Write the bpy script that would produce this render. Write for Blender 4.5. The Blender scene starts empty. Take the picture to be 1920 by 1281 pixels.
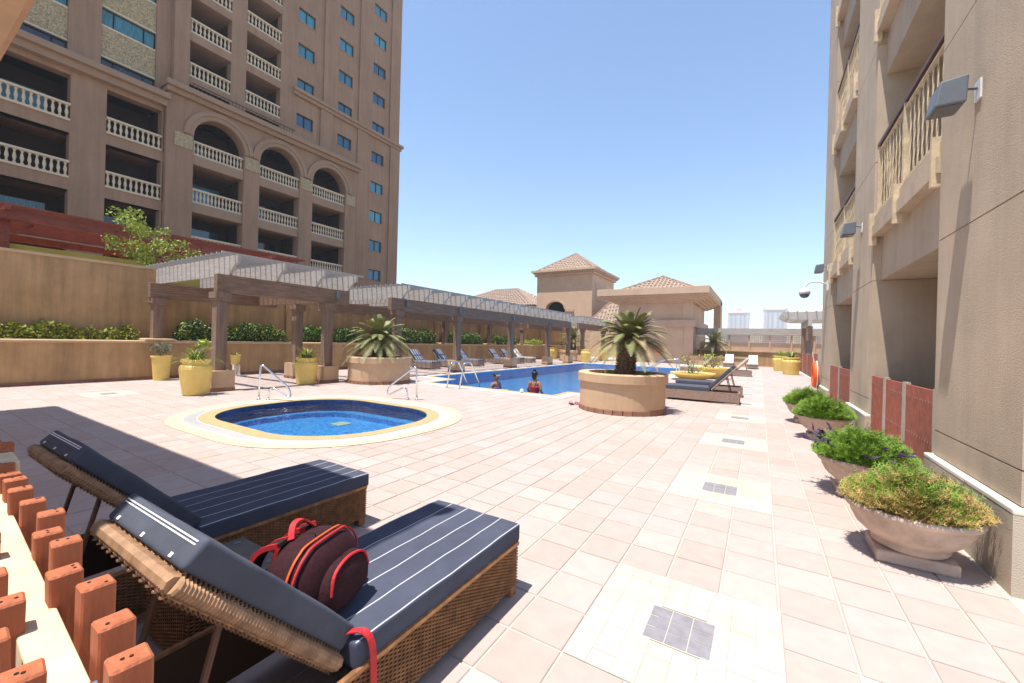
import bpy, bmesh, math, random
from mathutils import Vector, Matrix
random.seed(7)
R = math.radians
sc = bpy.context.scene
COL = sc.collection
# ------------------------------------------------------------------ camera, sky, sun
cam_d = bpy.data.cameras.new('Camera'); cam = bpy.data.objects.new('Camera', cam_d); COL.objects.link(cam)
cam_d.sensor_width = 36; cam_d.lens = 14.29; cam_d.clip_start = 0.03; cam_d.clip_end = 6000
yaw, pitch, roll = R(31.388), R(-0.06), R(1.538)
fw = Vector((-math.sin(yaw)*math.cos(pitch), math.cos(yaw)*math.cos(pitch), math.sin(pitch)))
r0 = Vector((math.cos(yaw), math.sin(yaw), 0)); u0 = r0.cross(fw)
rr_ = r0*math.cos(roll)+u0*math.sin(roll); uu_ = -r0*math.sin(roll)+u0*math.cos(roll)
mw = Matrix((rr_, uu_, -fw)).transposed().to_4x4(); mw.translation = (0, 0, 1.5)
cam.matrix_world = mw
sc.camera = cam
SUN = Vector((-.12, -.245, 1)).normalized()
w = bpy.data.worlds.new('World'); sc.world = w; w.use_nodes = True
nt = w.node_tree; nt.nodes.clear()
sky = nt.nodes.new('ShaderNodeTexSky'); sky.sky_type = 'NISHITA'; sky.sun_disc = False
sky.sun_elevation = math.asin(SUN.z); sky.sun_rotation = math.atan2(SUN.x, SUN.y)
sky.air_density = 1.0; sky.dust_density = 0.0; sky.ozone_density = 0.75; sky.altitude = 0
bg = nt.nodes.new('ShaderNodeBackground'); bg.inputs[1].default_value = 0.125
wo = nt.nodes.new('ShaderNodeOutputWorld')
nt.links.new(sky.outputs[0], bg.inputs[0]); nt.links.new(bg.outputs[0], wo.inputs[0])
sl = bpy.data.lights.new('Sun', 'SUN'); sl.energy = 4.2; sl.angle = R(0.53); sl.color = (1, .955, .89)
so = bpy.data.objects.new('Sun', sl); COL.objects.link(so); so.rotation_euler = SUN.to_track_quat('Z', 'Y').to_euler(); so.location = (0, 0, 40)
sc.view_settings.view_transform = 'Standard'; sc.view_settings.look = 'None'; sc.view_settings.gamma = 1
sc.view_settings.exposure = 1.0
sc.render.engine = 'CYCLES'
sc.cycles.max_bounces = 8; sc.cycles.transparent_max_bounces = 16
# ------------------------------------------------------------------ materials
def srgb(c): return tuple(((v/255)/12.92 if v/255 <= .04045 else ((v/255+.055)/1.055)**2.4) for v in c)+(1,)
def mat(name, col, rough=.8, var=.12, scale=2.0, bump=0.0, bscale=60, metal=0, spec=.3, col2=None, stretch=None, detail=5, coat=0, streak=0):
    m = bpy.data.materials.new(name); m.use_nodes = True; n = m.node_tree.nodes; L = m.node_tree.links
    p = n['Principled BSDF']; p.inputs['Roughness'].default_value = rough; p.inputs['Metallic'].default_value = metal
    p.inputs['Specular IOR Level'].default_value = spec
    if coat: p.inputs['Coat Weight'].default_value = coat
    c = col if len(col) == 4 else tuple(col)+(1,)
    g = n.new('ShaderNodeNewGeometry'); src = g.outputs['Position']
    if stretch:
        tc = n.new('ShaderNodeTexCoord'); mp = n.new('ShaderNodeMapping'); mp.inputs['Scale'].default_value = stretch
        L.new(tc.outputs['Object'], mp.inputs[0]); src = mp.outputs[0]
    if var > 0 or col2:
        t = n.new('ShaderNodeTexNoise'); t.inputs['Scale'].default_value = scale; t.inputs['Detail'].default_value = detail; t.inputs['Roughness'].default_value = .65
        L.new(src, t.inputs['Vector'])
        rp = n.new('ShaderNodeValToRGB'); rp.color_ramp.elements[0].position = .3; rp.color_ramp.elements[1].position = .72
        d = col2 if col2 else tuple(v*(1-var*1.6) for v in c[:3])
        u = c[:3] if col2 else tuple(min(1, v*(1+var*.6)) for v in c[:3])
        rp.color_ramp.elements[0].color = tuple(d[:3])+(1,); rp.color_ramp.elements[1].color = tuple(u)+(1,)
        L.new(t.outputs[0], rp.inputs[0]); L.new(rp.outputs[0], p.inputs['Base Color'])
    else:
        p.inputs['Base Color'].default_value = c
    if streak:
        mp2 = n.new('ShaderNodeMapping'); mp2.inputs['Scale'].default_value = (2.2, 2.2, .16); L.new(g.outputs['Position'], mp2.inputs[0])
        t5 = n.new('ShaderNodeTexNoise'); t5.inputs['Scale'].default_value = 1.6; t5.inputs['Detail'].default_value = 6; t5.inputs['Roughness'].default_value = .7; L.new(mp2.outputs[0], t5.inputs['Vector'])
        r5 = n.new('ShaderNodeValToRGB'); r5.color_ramp.elements[0].position = .33; r5.color_ramp.elements[1].position = .62
        r5.color_ramp.elements[0].color = (1-streak,)*3+(1,); r5.color_ramp.elements[1].color = (1.04, 1.04, 1.04, 1)
        L.new(t5.outputs[0], r5.inputs[0]); m5 = n.new('ShaderNodeMixRGB'); m5.blend_type = 'MULTIPLY'; m5.inputs[0].default_value = 1
        L.new(p.inputs['Base Color'].links[0].from_socket, m5.inputs[1]); L.new(r5.outputs[0], m5.inputs[2]); L.new(m5.outputs[0], p.inputs['Base Color'])
    if bump:
        t2 = n.new('ShaderNodeTexNoise'); t2.inputs['Scale'].default_value = bscale; t2.inputs['Detail'].default_value = 4
        L.new(src, t2.inputs['Vector'])
        b = n.new('ShaderNodeBump'); b.inputs['Strength'].default_value = bump; b.inputs['Distance'].default_value = .01
        L.new(t2.outputs[0], b.inputs['Height']); L.new(b.outputs[0], p.inputs['Normal'])
    return m
M = {}
M['stucco_left'] = mat('stucco_ochre', (.50, .31, .155), .9, .14, 1.1, .35, 90, streak=.3)
M['stucco_cap'] = mat('stucco_cap', (.56, .39, .23), .9, .1, 2, .2, 90)
M['stucco_right'] = mat('stucco_grey_tan', (.52, .41, .30), .92, .09, 1.3, .6, 120, streak=.10)
M['plinth_right'] = mat('plinth_paint', (.50, .42, .32), .9, .12, 2.5, .5, 120)
M['white_trim'] = mat('white_trim', (.72, .66, .56), .85, .08, 4, .1, 80)
M['stucco_pav'] = mat('stucco_pavilion', (.58, .40, .27), .9, .08, 1, .2, 80)
M['stucco_pav2'] = mat('stucco_band', (.55, .37, .27), .9, .08, 1, .2, 80)
M['tower_wall'] = mat('tower_wall', (.31, .195, .125), .9, .1, .35, .3, 30, streak=.16)
M['tower_trim'] = mat('tower_trim', (.31, .205, .135), .9, .08, .8, .2, 30)
M['tower_dark'] = mat('tower_shaded_interior', (.055, .035, .026), .95, .1, .5)  # near-black brown puts the shade of the deep recesses into the colour
M['baluster'] = mat('cream_baluster', (.56, .465, .33), .8, .06, 2)
M['gold'] = mat('gold_lattice', (.46, .36, .21), .8, .5, 14, .8, 14)
M['planter'] = mat('planter_stucco', (.56, .38, .235), .9, .1, 1.6, .3, 90)
M['terracotta'] = mat('terracotta_tile', (.34, .17, .11), .75, .2, 3, .2, 60)
M['bowl'] = mat('weathered_terracotta', (.52, .385, .30), .85, .2, 7, .12, 70)
M['wood'] = mat('weathered_wood', (.26, .17, .12), .8, .25, 3, .25, 30, stretch=(2.5, 2.5, 2.5))
M['wood_beam'] = mat('beam_wood', (.25, .155, .105), .8, .3, 3.5, .3, 30, stretch=(5, .5, 7))  # same weathered timber as the rafters, shade of its unlit side in the colour
M['wood_post'] = mat('post_wood', (.26, .17, .12), .8, .3, 3.5, .3, 30, stretch=(6, 6, .5))  # browner than the real timber: unlit side's shade is in the colour
M['wood_grey'] = mat('silvered_sunlit_wood', (.44, .395, .35), .85, .18, 4, .25, 40, stretch=(.5, 4, 7))  # weathered grey, lightened so the rafters' sunlit faces are in the colour
M['red_wood'] = mat('red_stained_wood', (.30, .075, .045), .55, .25, 3, .15, 40)
M['yellow_fascia'] = mat('yellow_fascia', (.55, .40, .09), .8, .1, 1)
M['yellow_pot'] = mat('yellow_glaze', (.80, .57, .16), .5, .10, 3, .05, 20, spec=.4)
M['soil'] = mat('soil', (.09, .06, .04), .95, .3, 20, .6, 60)
M['steel'] = mat('polished_steel', (.72, .72, .72), .16, .0, 1, metal=1)
M['grey_box'] = mat('painted_grey_metal', (.15, .165, .185), .5, .08, 5)
M['lens'] = mat('lamp_glass', (.10, .10, .11), .2, 0)
M['white_plastic'] = mat('white_plastic', (.75, .74, .72), .4, .03, 3)
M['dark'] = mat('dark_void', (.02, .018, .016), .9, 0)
M['trunk'] = mat('palm_trunk', (.20, .135, .085), .95, .45, 14, 1.0, 40)
M['frond'] = mat('frond_green', (.26, .265, .10), .55, .35, 5, spec=.35)
M['frond_dry'] = mat('frond_dry', (.40, .31, .15), .7, .3, 6)
M['leaf_dark'] = mat('leaf_dark', (.055, .115, .03), .5, .45, 6, spec=.4)
M['leaf_yellow'] = mat('leaf_yellowing', (.30, .29, .04), .55, .4, 5, col2=(.10, .16, .025))
M['leaf_light'] = mat('leaf_light', (.34, .42, .06), .55, .35, 5)
M['leaf_fern'] = mat('leaf_fern', (.19, .32, .035), .6, .35, 9)
M['leaf_strap'] = mat('leaf_strap', (.22, .30, .06), .5, .35, 8)
M['leaf_straw'] = mat('leaf_straw', (.52, .34, .12), .8, .35, 9)
M['leaf_purple'] = mat('leaf_purple', (.055, .028, .075), .5, .3, 9)
M['leaf_grey'] = mat('leaf_grey', (.22, .23, .15), .7, .3, 9)
M['grass'] = mat('grass', (.14, .22, .04), .7, .4, 9)
M['twig'] = mat('twig', (.25, .19, .13), .9, .2, 9)
M['wicker'] = mat('wicker_brown', (.33, .15, .06), .6, .35, 18, .0)
M['wicker_light'] = mat('wicker_sunbleached', (.42, .24, .13), .65, .3, 18)
M['wicker_back'] = mat('wicker_backing', (.07, .04, .025), .9, 0)
M['wicker_far'] = mat('wicker_far', (.36, .25, .20), .8, .35, 45, .6, 70)
M['rod'] = mat('brown_rod', (.13, .065, .04), .5, .1, 5)
M['cushion_plain'] = mat('cushion_grey', (.075, .082, .108), .85, .15, 5, .5, 9)
M['cushion_cream'] = mat('cushion_cream', (.66, .60, .52), .9, .06, 5, .1, 20)
M['fence_red'] = mat('composite_red', (.40, .12, .075), .7, .2, 9, .15, 40)
M['picket'] = mat('picket_red', (.42, .125, .055), .7, .25, 9, .35, 40, stretch=(3,3,.6))
M['rail_cream'] = mat('rail_cream', (.66, .52, .34), .7, .18, 9, .15, 30)
M['post_cream'] = mat('post_cream', (.44, .39, .32), .8, .1, 5)
M['orange'] = mat('lifebuoy_orange', (.80, .12, .02), .5, .06, 5)
M['rope'] = mat('white_rope', (.75, .73, .70), .9, 0)
M['skin'] = mat('skin', (.30, .155, .095), .55, .06, 9)
M['hair'] = mat('black_hair', (.012, .010, .010), .5, 0)
M['suit_red'] = mat('red_swimsuit', (.30, .03, .05), .6, .1, 9)
M['suit_purple'] = mat('purple_swimsuit', (.25, .07, .35), .6, .1, 9)
M['bag'] = mat('maroon_fabric', (.035, .006, .010), .85, .3, 60, .25, 220)
M['bag_red'] = mat('red_webbing', (.50, .025, .03), .6, .15, 60, .2, 200)
M['bag_dark'] = mat('dark_mesh', (.02, .01, .012), .85, .2, 90)
M['zip'] = mat('orange_zip', (.62, .10, .02), .5, .1, 50)
M['roof'] = mat('clay_roof_tile', (.40, .29, .22), .85, .3, 4, .2, 30)
M['roof_dark'] = mat('clay_ridge', (.32, .21, .15), .85, .3, 4)
M['ring_tan'] = mat('coping_tan', (.44, .32, .16), .7, .12, 7, .1, 50)
M['ring_white'] = mat('coping_white', (.55, .535, .505), .7, .06, 6, .1, 50)
M['ring_cream'] = mat('coping_cream', (.50, .43, .30), .75, .08, 6, .1, 50)
M['far_wall'] = mat('far_tower', (.62, .57, .54), .9, .05, .05)
M['far_glass'] = mat('far_window', (.38, .42, .46), .4, 0)
M['dome_white'] = mat('dome_white', (.78, .74, .68), .8, .04, .3)
M['sand'] = mat('sand_ground', (.42, .36, .28), .95, .15, .05)
M['soffit'] = mat('soffit_orange_bounce', (.66, .40, .23), .9, .08, 1.5, .1, 60)  # orange of sunlight bounced onto the underside, put into the base colour
M['sandal'] = mat('sandal_pink', (.6, .05, .15), .6, .0)
M['black_rubber'] = mat('black_rubber', (.02, .02, .02), .7, 0)
M['glass_top'] = mat('frosted_table_top', (.13, .13, .12), .25, .15, 8, spec=.5)
M['grille'] = mat('drain_grille', (.35, .34, .32), .7, 0)
def window_glass():
    m = bpy.data.materials.new('blue_window_glass'); m.use_nodes = True; n = m.node_tree.nodes; L = m.node_tree.links
    p = n['Principled BSDF']; p.inputs['Roughness'].default_value = .06; p.inputs['Specular IOR Level'].default_value = .9
    oi = n.new('ShaderNodeObjectInfo'); rp = n.new('ShaderNodeValToRGB')
    rp.color_ramp.elements[0].color = (.015, .07, .14, 1); rp.color_ramp.elements[1].color = (.06, .26, .34, 1)
    L.new(oi.outputs['Random'], rp.inputs[0]); L.new(rp.outputs[0], p.inputs['Base Color'])
    return m
M['glass'] = window_glass()
M['curtain_glass'] = mat('teal_curtain_glass', (.05, .22, .26), .1, .5, 5, spec=.8, stretch=(1, 9, .3))
M['glass_dark'] = mat('dark_glass', (.01, .022, .03), .08, .2, 1, spec=.8)
def tile_mat():
    m = bpy.data.materials.new('pink_floor_tile'); m.use_nodes = True; n = m.node_tree.nodes; L = m.node_tree.links
    p = n['Principled BSDF']; p.inputs['Roughness'].default_value = .72; p.inputs['Specular IOR Level'].default_value = .3
    g = n.new('ShaderNodeNewGeometry')
    mp = n.new('ShaderNodeVectorMath'); mp.operation = 'MULTIPLY'; mp.inputs[1].default_value = (1/.305, 1/.316, 0); 
    ad = n.new('ShaderNodeVectorMath'); ad.operation = 'ADD'; ad.inputs[1].default_value = (.785/.305, -1.834/.316, .5)
    fl = n.new('ShaderNodeVectorMath'); fl.operation = 'FLOOR'
    L.new(g.outputs['Position'], mp.inputs[0]); L.new(mp.outputs[0], ad.inputs[0]); L.new(ad.outputs[0], fl.inputs[0])
    wn = n.new('ShaderNodeTexWhiteNoise'); L.new(fl.outputs[0], wn.inputs['Vector'])
    rp = n.new('ShaderNodeValToRGB'); e = rp.color_ramp.elements
    e[0].color = (.395, .31, .275, 1); e[1].color = (.44, .365, .33, 1)
    e.new(.5).color = (.42, .335, .30, 1); e.new(.8).color = (.41, .345, .32, 1)
    L.new(wn.outputs['Value'], rp.inputs[0])
    t = n.new('ShaderNodeTexNoise'); t.inputs['Scale'].default_value = 9; t.inputs['Detail'].default_value = 8; L.new(g.outputs['Position'], t.inputs['Vector'])
    r2 = n.new('ShaderNodeValToRGB'); r2.color_ramp.elements[0].color = (.93, .92, .91, 1); r2.color_ramp.elements[1].color = (1.06, 1.03, 1.0, 1); r2.color_ramp.elements[0].position = .3; r2.color_ramp.elements[1].position = .7
    L.new(t.outputs[0], r2.inputs[0])
    mx = n.new('ShaderNodeMixRGB'); mx.blend_type = 'MULTIPLY'; mx.inputs[0].default_value = 1
    L.new(rp.outputs[0], mx.inputs[1]); L.new(r2.outputs[0], mx.inputs[2])
    t3 = n.new('ShaderNodeTexNoise'); t3.inputs['Scale'].default_value = 1.6; t3.inputs['Detail'].default_value = 3; L.new(g.outputs['Position'], t3.inputs['Vector'])
    r3 = n.new('ShaderNodeValToRGB'); r3.color_ramp.elements[0].position = .62; r3.color_ramp.elements[1].position = .78
    r3.color_ramp.elements[0].color = (0, 0, 0, 1); r3.color_ramp.elements[1].color = (.45, .45, .45, 1)
    L.new(t3.outputs[0], r3.inputs[0])
    m2 = n.new('ShaderNodeMixRGB'); m2.inputs[2].default_value = (.48, .33, .24, 1); L.new(r3.outputs[0], m2.inputs[0]); L.new(mx.outputs[0], m2.inputs[1])
    L.new(m2.outputs[0], p.inputs['Base Color'])
    b = n.new('ShaderNodeBump'); b.inputs['Strength'].default_value = .25; b.inputs['Distance'].default_value = .004
    t4 = n.new('ShaderNodeTexNoise'); t4.inputs['Scale'].default_value = 35; t4.inputs['Detail'].default_value = 6; L.new(g.outputs['Position'], t4.inputs['Vector'])
    L.new(t4.outputs[0], b.inputs['Height']); L.new(b.outputs[0], p.inputs['Normal'])
    return m
M['tile'] = tile_mat()
M['grout'] = mat('pale_grout', (.50, .44, .37), .9, .12, 6, .1, 40)
M['inlay'] = mat('white_inlay', (.455, .44, .405), .7, .14, 1.7, .1, 40, col2=(.45, .40, .30))
M['inlay_grey'] = mat('grey_mosaic', (.25, .235, .25), .7, .15, 12)
def mosaic(name, c1, c2, sc_=28):
    m = bpy.data.materials.new(name); m.use_nodes = True; n = m.node_tree.nodes; L = m.node_tree.links
    p = n['Principled BSDF']; p.inputs['Roughness'].default_value = .3
    g = n.new('ShaderNodeNewGeometry'); s = n.new('ShaderNodeVectorMath'); s.operation = 'SCALE'; s.inputs['Scale'].default_value = sc_
    f = n.new('ShaderNodeVectorMath'); f.operation = 'FLOOR'; wn = n.new('ShaderNodeTexWhiteNoise')
    L.new(g.outputs['Position'], s.inputs[0]); L.new(s.outputs[0], f.inputs[0]); L.new(f.outputs[0], wn.inputs['Vector'])
    rp = n.new('ShaderNodeValToRGB'); rp.color_ramp.elements[0].color = c1+(1,); rp.color_ramp.elements[1].color = c2+(1,)
    L.new(wn.outputs['Value'], rp.inputs[0]); L.new(rp.outputs[0], p.inputs['Base Color'])
    return m
M['mosaic'] = mosaic('blue_mosaic', (.02, .14, .36), (.09, .38, .68))
M['mosaic_navy'] = mosaic('navy_mosaic', (.012, .02, .06), (.03, .05, .15), 24)
def water_mat():
    m = bpy.data.materials.new('pool_water'); m.use_nodes = True; n = m.node_tree.nodes; L = m.node_tree.links; n.clear()
    o = n.new('ShaderNodeOutputMaterial'); mx = n.new('ShaderNodeMixShader'); tr = n.new('ShaderNodeBsdfTransparent'); gl = n.new('ShaderNodeBsdfGlossy')
    tr.inputs[0].default_value = (.72, .90, .97, 1); gl.inputs['Roughness'].default_value = .03
    fr = n.new('ShaderNodeFresnel'); fr.inputs[0].default_value = 1.33
    g = n.new('ShaderNodeNewGeometry'); t = n.new('ShaderNodeTexNoise'); t.inputs['Scale'].default_value = 3.4; t.inputs['Detail'].default_value = 4; t.inputs['Distortion'].default_value = 1.0
    b = n.new('ShaderNodeBump'); b.inputs['Strength'].default_value = .7; b.inputs['Distance'].default_value = .07
    L.new(g.outputs['Position'], t.inputs['Vector']); L.new(t.outputs[0], b.inputs['Height'])
    L.new(b.outputs[0], gl.inputs['Normal'])
    L.new(fr.outputs[0], mx.inputs[0]); L.new(tr.outputs[0], mx.inputs[1]); L.new(gl.outputs[0], mx.inputs[2]); L.new(mx.outputs[0], o.inputs[0])
    return m
M['water'] = water_mat()
def stripe_mat(name, base, line, period, frac, axis=0, off=0.0, topside=True):
    m = mat(name, base, .85, .16, 4, .5, 8); n = m.node_tree.nodes; L = m.node_tree.links; p = n['Principled BSDF']
    src = p.inputs['Base Color'].links[0].from_socket
    tc = n.new('ShaderNodeTexCoord'); sp = n.new('ShaderNodeSeparateXYZ'); L.new(tc.outputs['Object'], sp.inputs[0])
    a = n.new('ShaderNodeMath'); a.operation = 'ADD'; a.inputs[1].default_value = 10*period+off; L.new(sp.outputs[axis], a.inputs[0])
    md = n.new('ShaderNodeMath'); md.operation = 'MODULO'; md.inputs[1].default_value = period; L.new(a.outputs[0], md.inputs[0])
    lt = n.new('ShaderNodeMath'); lt.operation = 'LESS_THAN'; lt.inputs[1].default_value = period*frac; L.new(md.outputs[0], lt.inputs[0])
    fac = lt.outputs[0]
    if topside:
        nm = n.new('ShaderNodeSeparateXYZ'); L.new(tc.outputs['Normal'], nm.inputs[0])
        gt = n.new('ShaderNodeMath'); gt.operation = 'GREATER_THAN'; gt.inputs[1].default_value = .8; L.new(nm.outputs[2], gt.inputs[0])
        mu = n.new('ShaderNodeMath'); mu.operation = 'MULTIPLY'; L.new(fac, mu.inputs[0]); L.new(gt.outputs[0], mu.inputs[1]); fac = mu.outputs[0]
    mx = n.new('ShaderNodeMixRGB'); mx.inputs[2].default_value = tuple(line)+(1,); L.new(fac, mx.inputs[0]); L.new(src, mx.inputs[1])
    L.new(mx.outputs[0], p.inputs['Base Color'])
    return m
M['cushion'] = stripe_mat('navy_pinstripe', (.066, .072, .105), (.45, .45, .46), .128, .05, 0, .064)
M['cushion_far'] = stripe_mat('navy_white_stripe', (.03, .038, .085), (.27, .29, .35), .16, .5, 0, 0, False)
# ------------------------------------------------------------------ mesh helpers
class MB:
    def __init__(s): s.v = []; s.f = []
    def add(s, vs, fs):
        o = len(s.v); s.v += [tuple(v) for v in vs]; s.f += [tuple(i+o for i in f) for f in fs]; return s
    def box(s, x0, x1, y0, y1, z0, z1):
        return s.add([(x0,y0,z0),(x1,y0,z0),(x1,y1,z0),(x0,y1,z0),(x0,y0,z1),(x1,y0,z1),(x1,y1,z1),(x0,y1,z1)],
                     [(0,3,2,1),(4,5,6,7),(0,1,5,4),(1,2,6,5),(2,3,7,6),(3,0,4,7)])
    def cbox(s, c, d): return s.box(c[0]-d[0]/2, c[0]+d[0]/2, c[1]-d[1]/2, c[1]+d[1]/2, c[2]-d[2]/2, c[2]+d[2]/2)
    def bar(s, a, b, wx, wz, up=(0,0,1)):
        a = Vector(a); b = Vector(b); d = (b-a).normalized(); u = Vector(up)
        if abs(d.dot(u)) > .98: u = Vector((0,1,0))
        x = d.cross(u).normalized(); z = x.cross(d)
        vs = [p+x*sx*wx/2+z*sz*wz/2 for p in (a, b) for sx, sz in ((-1,-1),(1,-1),(1,1),(-1,1))]
        return s.add(vs, [(0,1,2,3),(7,6,5,4),(0,4,5,1),(1,5,6,2),(2,6,7,3),(3,7,4,0)])
    def tube(s, pts, r, n=8, caps=True):
        pts = [Vector(p) for p in pts]; rings = []; prev = None
        for i, p in enumerate(pts):
            d = (pts[min(i+1, len(pts)-1)]-pts[max(i-1, 0)]).normalized()
            if prev is None:
                u = Vector((0,0,1)) if abs(d.z) < .9 else Vector((1,0,0)); x = d.cross(u).normalized()
            else:
                x = (prev - d*prev.dot(d)).normalized()
            prev = x; y = d.cross(x)
            rr = r[i] if isinstance(r, (list, tuple)) else r
            rings.append([p+x*math.cos(2*math.pi*k/n)*rr+y*math.sin(2*math.pi*k/n)*rr for k in range(n)])
        vs = [v for rg in rings for v in rg]; fs = []
        for i in range(len(rings)-1):
            for k in range(n):
                fs.append((i*n+k, i*n+(k+1)%n, (i+1)*n+(k+1)%n, (i+1)*n+k))
        if caps: fs += [tuple(range(n-1,-1,-1)), tuple(range((len(rings)-1)*n, len(rings)*n))]
        return s.add(vs, fs)
    def lathe(s, prof, c=(0,0,0), n=32, sx=1, sy=1):
        vs = []; fs = []
        for r, z in prof:
            for k in range(n):
                a = 2*math.pi*k/n; vs.append((c[0]+r*math.cos(a)*sx, c[1]+r*math.sin(a)*sy, c[2]+z))
        for i in range(len(prof)-1):
            for k in range(n): fs.append((i*n+k, i*n+(k+1)%n, (i+1)*n+(k+1)%n, (i+1)*n+k))
        fs.append(tuple(range(n-1,-1,-1))); fs.append(tuple(range((len(prof)-1)*n, len(prof)*n)))
        return s.add(vs, fs)
    def prism(s, poly, z0, z1):
        n = len(poly)
        vs = [(x,y,z0) for x,y in poly]+[(x,y,z1) for x,y in poly]
        return s.add(vs, [tuple(range(n-1,-1,-1)), tuple(range(n,2*n))]+[(i,(i+1)%n,n+(i+1)%n,n+i) for i in range(n)])
    def prism_x(s, poly, x0, x1):   # poly in (y,z)
        n = len(poly)
        vs = [(x0,y,z) for y,z in poly]+[(x1,y,z) for y,z in poly]
        return s.add(vs, [tuple(range(n)), tuple(range(2*n-1,n-1,-1))]+[(i,n+i,n+(i+1)%n,(i+1)%n) for i in range(n)])
    def prism_y(s, poly, y0, y1):   # poly in (x,z)
        n = len(poly)
        vs = [(x,y0,z) for x,z in poly]+[(x,y1,z) for x,z in poly]
        return s.add(vs, [tuple(range(n)), tuple(range(2*n-1,n-1,-1))]+[(i,n+i,n+(i+1)%n,(i+1)%n) for i in range(n)])
    def quad(s, a, b, c, d): return s.add([a,b,c,d], [(0,1,2,3)])
    def ring(s, outer, inner, z0, z1):    # two loops of equal count -> slab with hole
        n = len(outer)
        vs = [(x,y,z1) for x,y in outer]+[(x,y,z1) for x,y in inner]+[(x,y,z0) for x,y in outer]+[(x,y,z0) for x,y in inner]
        fs = []
        for i in range(n):
            j = (i+1)%n
            fs += [(i,j,n+j,n+i), (2*n+j,2*n+i,3*n+i,3*n+j), (2*n+i,2*n+j,j,i), (n+i,n+j,3*n+j,3*n+i)]
        return s.add(vs, fs)
    def mesh(s, name, m, smooth=False, fix=True):
        me = bpy.data.meshes.new(name); me.from_pydata(s.v, [], s.f); 
        if fix:
            b = bmesh.new(); b.from_mesh(me); bmesh.ops.recalc_face_normals(b, faces=b.faces); b.to_mesh(me); b.free()
        if m is not None: me.materials.append(M[m] if isinstance(m, str) else m)
        if smooth: me.polygons.foreach_set('use_smooth', [True]*len(me.polygons))
        me.update(); return me
    def build(s, name, m, parent=None, smooth=False, bevel=0, seg=2, fix=True, loc=None, rot=None):
        o = bpy.data.objects.new(name, s.mesh(name, m, smooth, fix)); COL.objects.link(o)
        if parent: o.parent = parent
        if loc: o.location = loc
        if rot: o.rotation_euler = rot
        if bevel:
            b = o.modifiers.new('bevel', 'BEVEL'); b.width = bevel; b.segments = seg; b.limit_method = 'ANGLE'; b.angle_limit = R(40)
        return o
def inst(name, me, parent=None, loc=(0,0,0), rot=(0,0,0), scale=(1,1,1)):
    o = bpy.data.objects.new(name, me); COL.objects.link(o); o.parent = parent; o.location = loc; o.rotation_euler = rot; o.scale = scale; return o
def tag(o, label, cat, group=None):
    o['label'] = label; o['category'] = cat
    if group: o['group'] = group
    return o
def thing(name, label, cat, loc=(0,0,0), rz=0, group=None):
    o = bpy.data.objects.new(name, None); COL.objects.link(o); o.location = loc; o.rotation_euler = (0,0,rz); o.empty_display_size = .1
    return tag(o, label, cat, group)
def struct(o): o['kind'] = 'structure'; return o
def stuff(o): o['kind'] = 'stuff'; return o
def copy_tree(o, parent=None):
    c = o.copy(); COL.objects.link(c); c.parent = parent
    for ch in list(o.children): copy_tree(ch, c)
    return c
def rrect(x0, x1, y0, y1, r, n=10):
    pts = []
    for cx, cy, a0 in ((x1-r,y0+r,-90),(x1-r,y1-r,0),(x0+r,y1-r,90),(x0+r,y0+r,180)):
        for k in range(n+1):
            a = R(a0+90*k/n); pts.append((cx+r*math.cos(a), cy+r*math.sin(a)))
    return pts
def facade(mb, X, y0, y1, z0, z1, holes, depth, sgn=-1):
    """wall in plane x=X with rectangular holes (ya,yb,za,zb); reveals go to X+sgn*depth"""
    ys = sorted(set([y0,y1]+[v for h in holes for v in h[:2] if y0 < v < y1])); zs = sorted(set([z0,z1]+[v for h in holes for v in h[2:4] if z0 < v < z1]))
    def hole(y, z): return any(h[0] < y < h[1] and h[2] < z < h[3] for h in holes)
    g = [[hole((ys[i]+ys[i+1])/2, (zs[j]+zs[j+1])/2) for j in range(len(zs)-1)] for i in range(len(ys)-1)]
    Xb = X+sgn*depth
    for i in range(len(ys)-1):
        for j in range(len(zs)-1):
            a, b, c, d = ys[i], ys[i+1], zs[j], zs[j+1]
            if not g[i][j]:
                mb.quad((X,a,c),(X,b,c),(X,b,d),(X,a,d))
                if i+1 < len(ys)-1 and g[i+1][j]: mb.quad((X,b,c),(Xb,b,c),(Xb,b,d),(X,b,d))
                if i > 0 and g[i-1][j]: mb.quad((X,a,c),(Xb,a,c),(Xb,a,d),(X,a,d))
                if j+1 < len(zs)-1 and g[i][j+1]: mb.quad((X,a,d),(X,b,d),(Xb,b,d),(Xb,a,d))
                if j > 0 and g[i][j-1]: mb.quad((X,a,c),(X,b,c),(Xb,b,c),(Xb,a,c))
# ------------------------------------------------------------------ setting: ground, deck, tiles, pools
struct(MB().quad((-1500,-1500,-14),(1500,-1500,-14),(1500,1500,-14),(-1500,1500,-14)).build('ground', 'sand'))
SPA = (-9.0, -5.2, 3.35, 6.32, 1.2)
def spa_loop(e): return rrect(SPA[0]-e, SPA[1]+e, SPA[2]-e, SPA[3]+e, SPA[4]+e, 10)
POOL = [(-4.95,10.4),(-4.95,11.45),(-4.0,11.45),(-4.0,28.4),(-11.1,28.4),(-11.1,12.2),(-9.7,11.95),(-9.6,10.5)]
def off_poly(p, e):
    n = len(p); out = []
    for i in range(n):
        a = Vector(p[i-1]); b = Vector(p[i]); c = Vector(p[(i+1)%n])
        d1 = (b-a).normalized(); d2 = (c-b).normalized()
        n1 = Vector((d1.y,-d1.x)); n2 = Vector((d2.y,-d2.x)); q = b+(n1+n2)*(e/(1+n1.dot(n2))); out.append((q.x,q.y))
    return out
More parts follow.
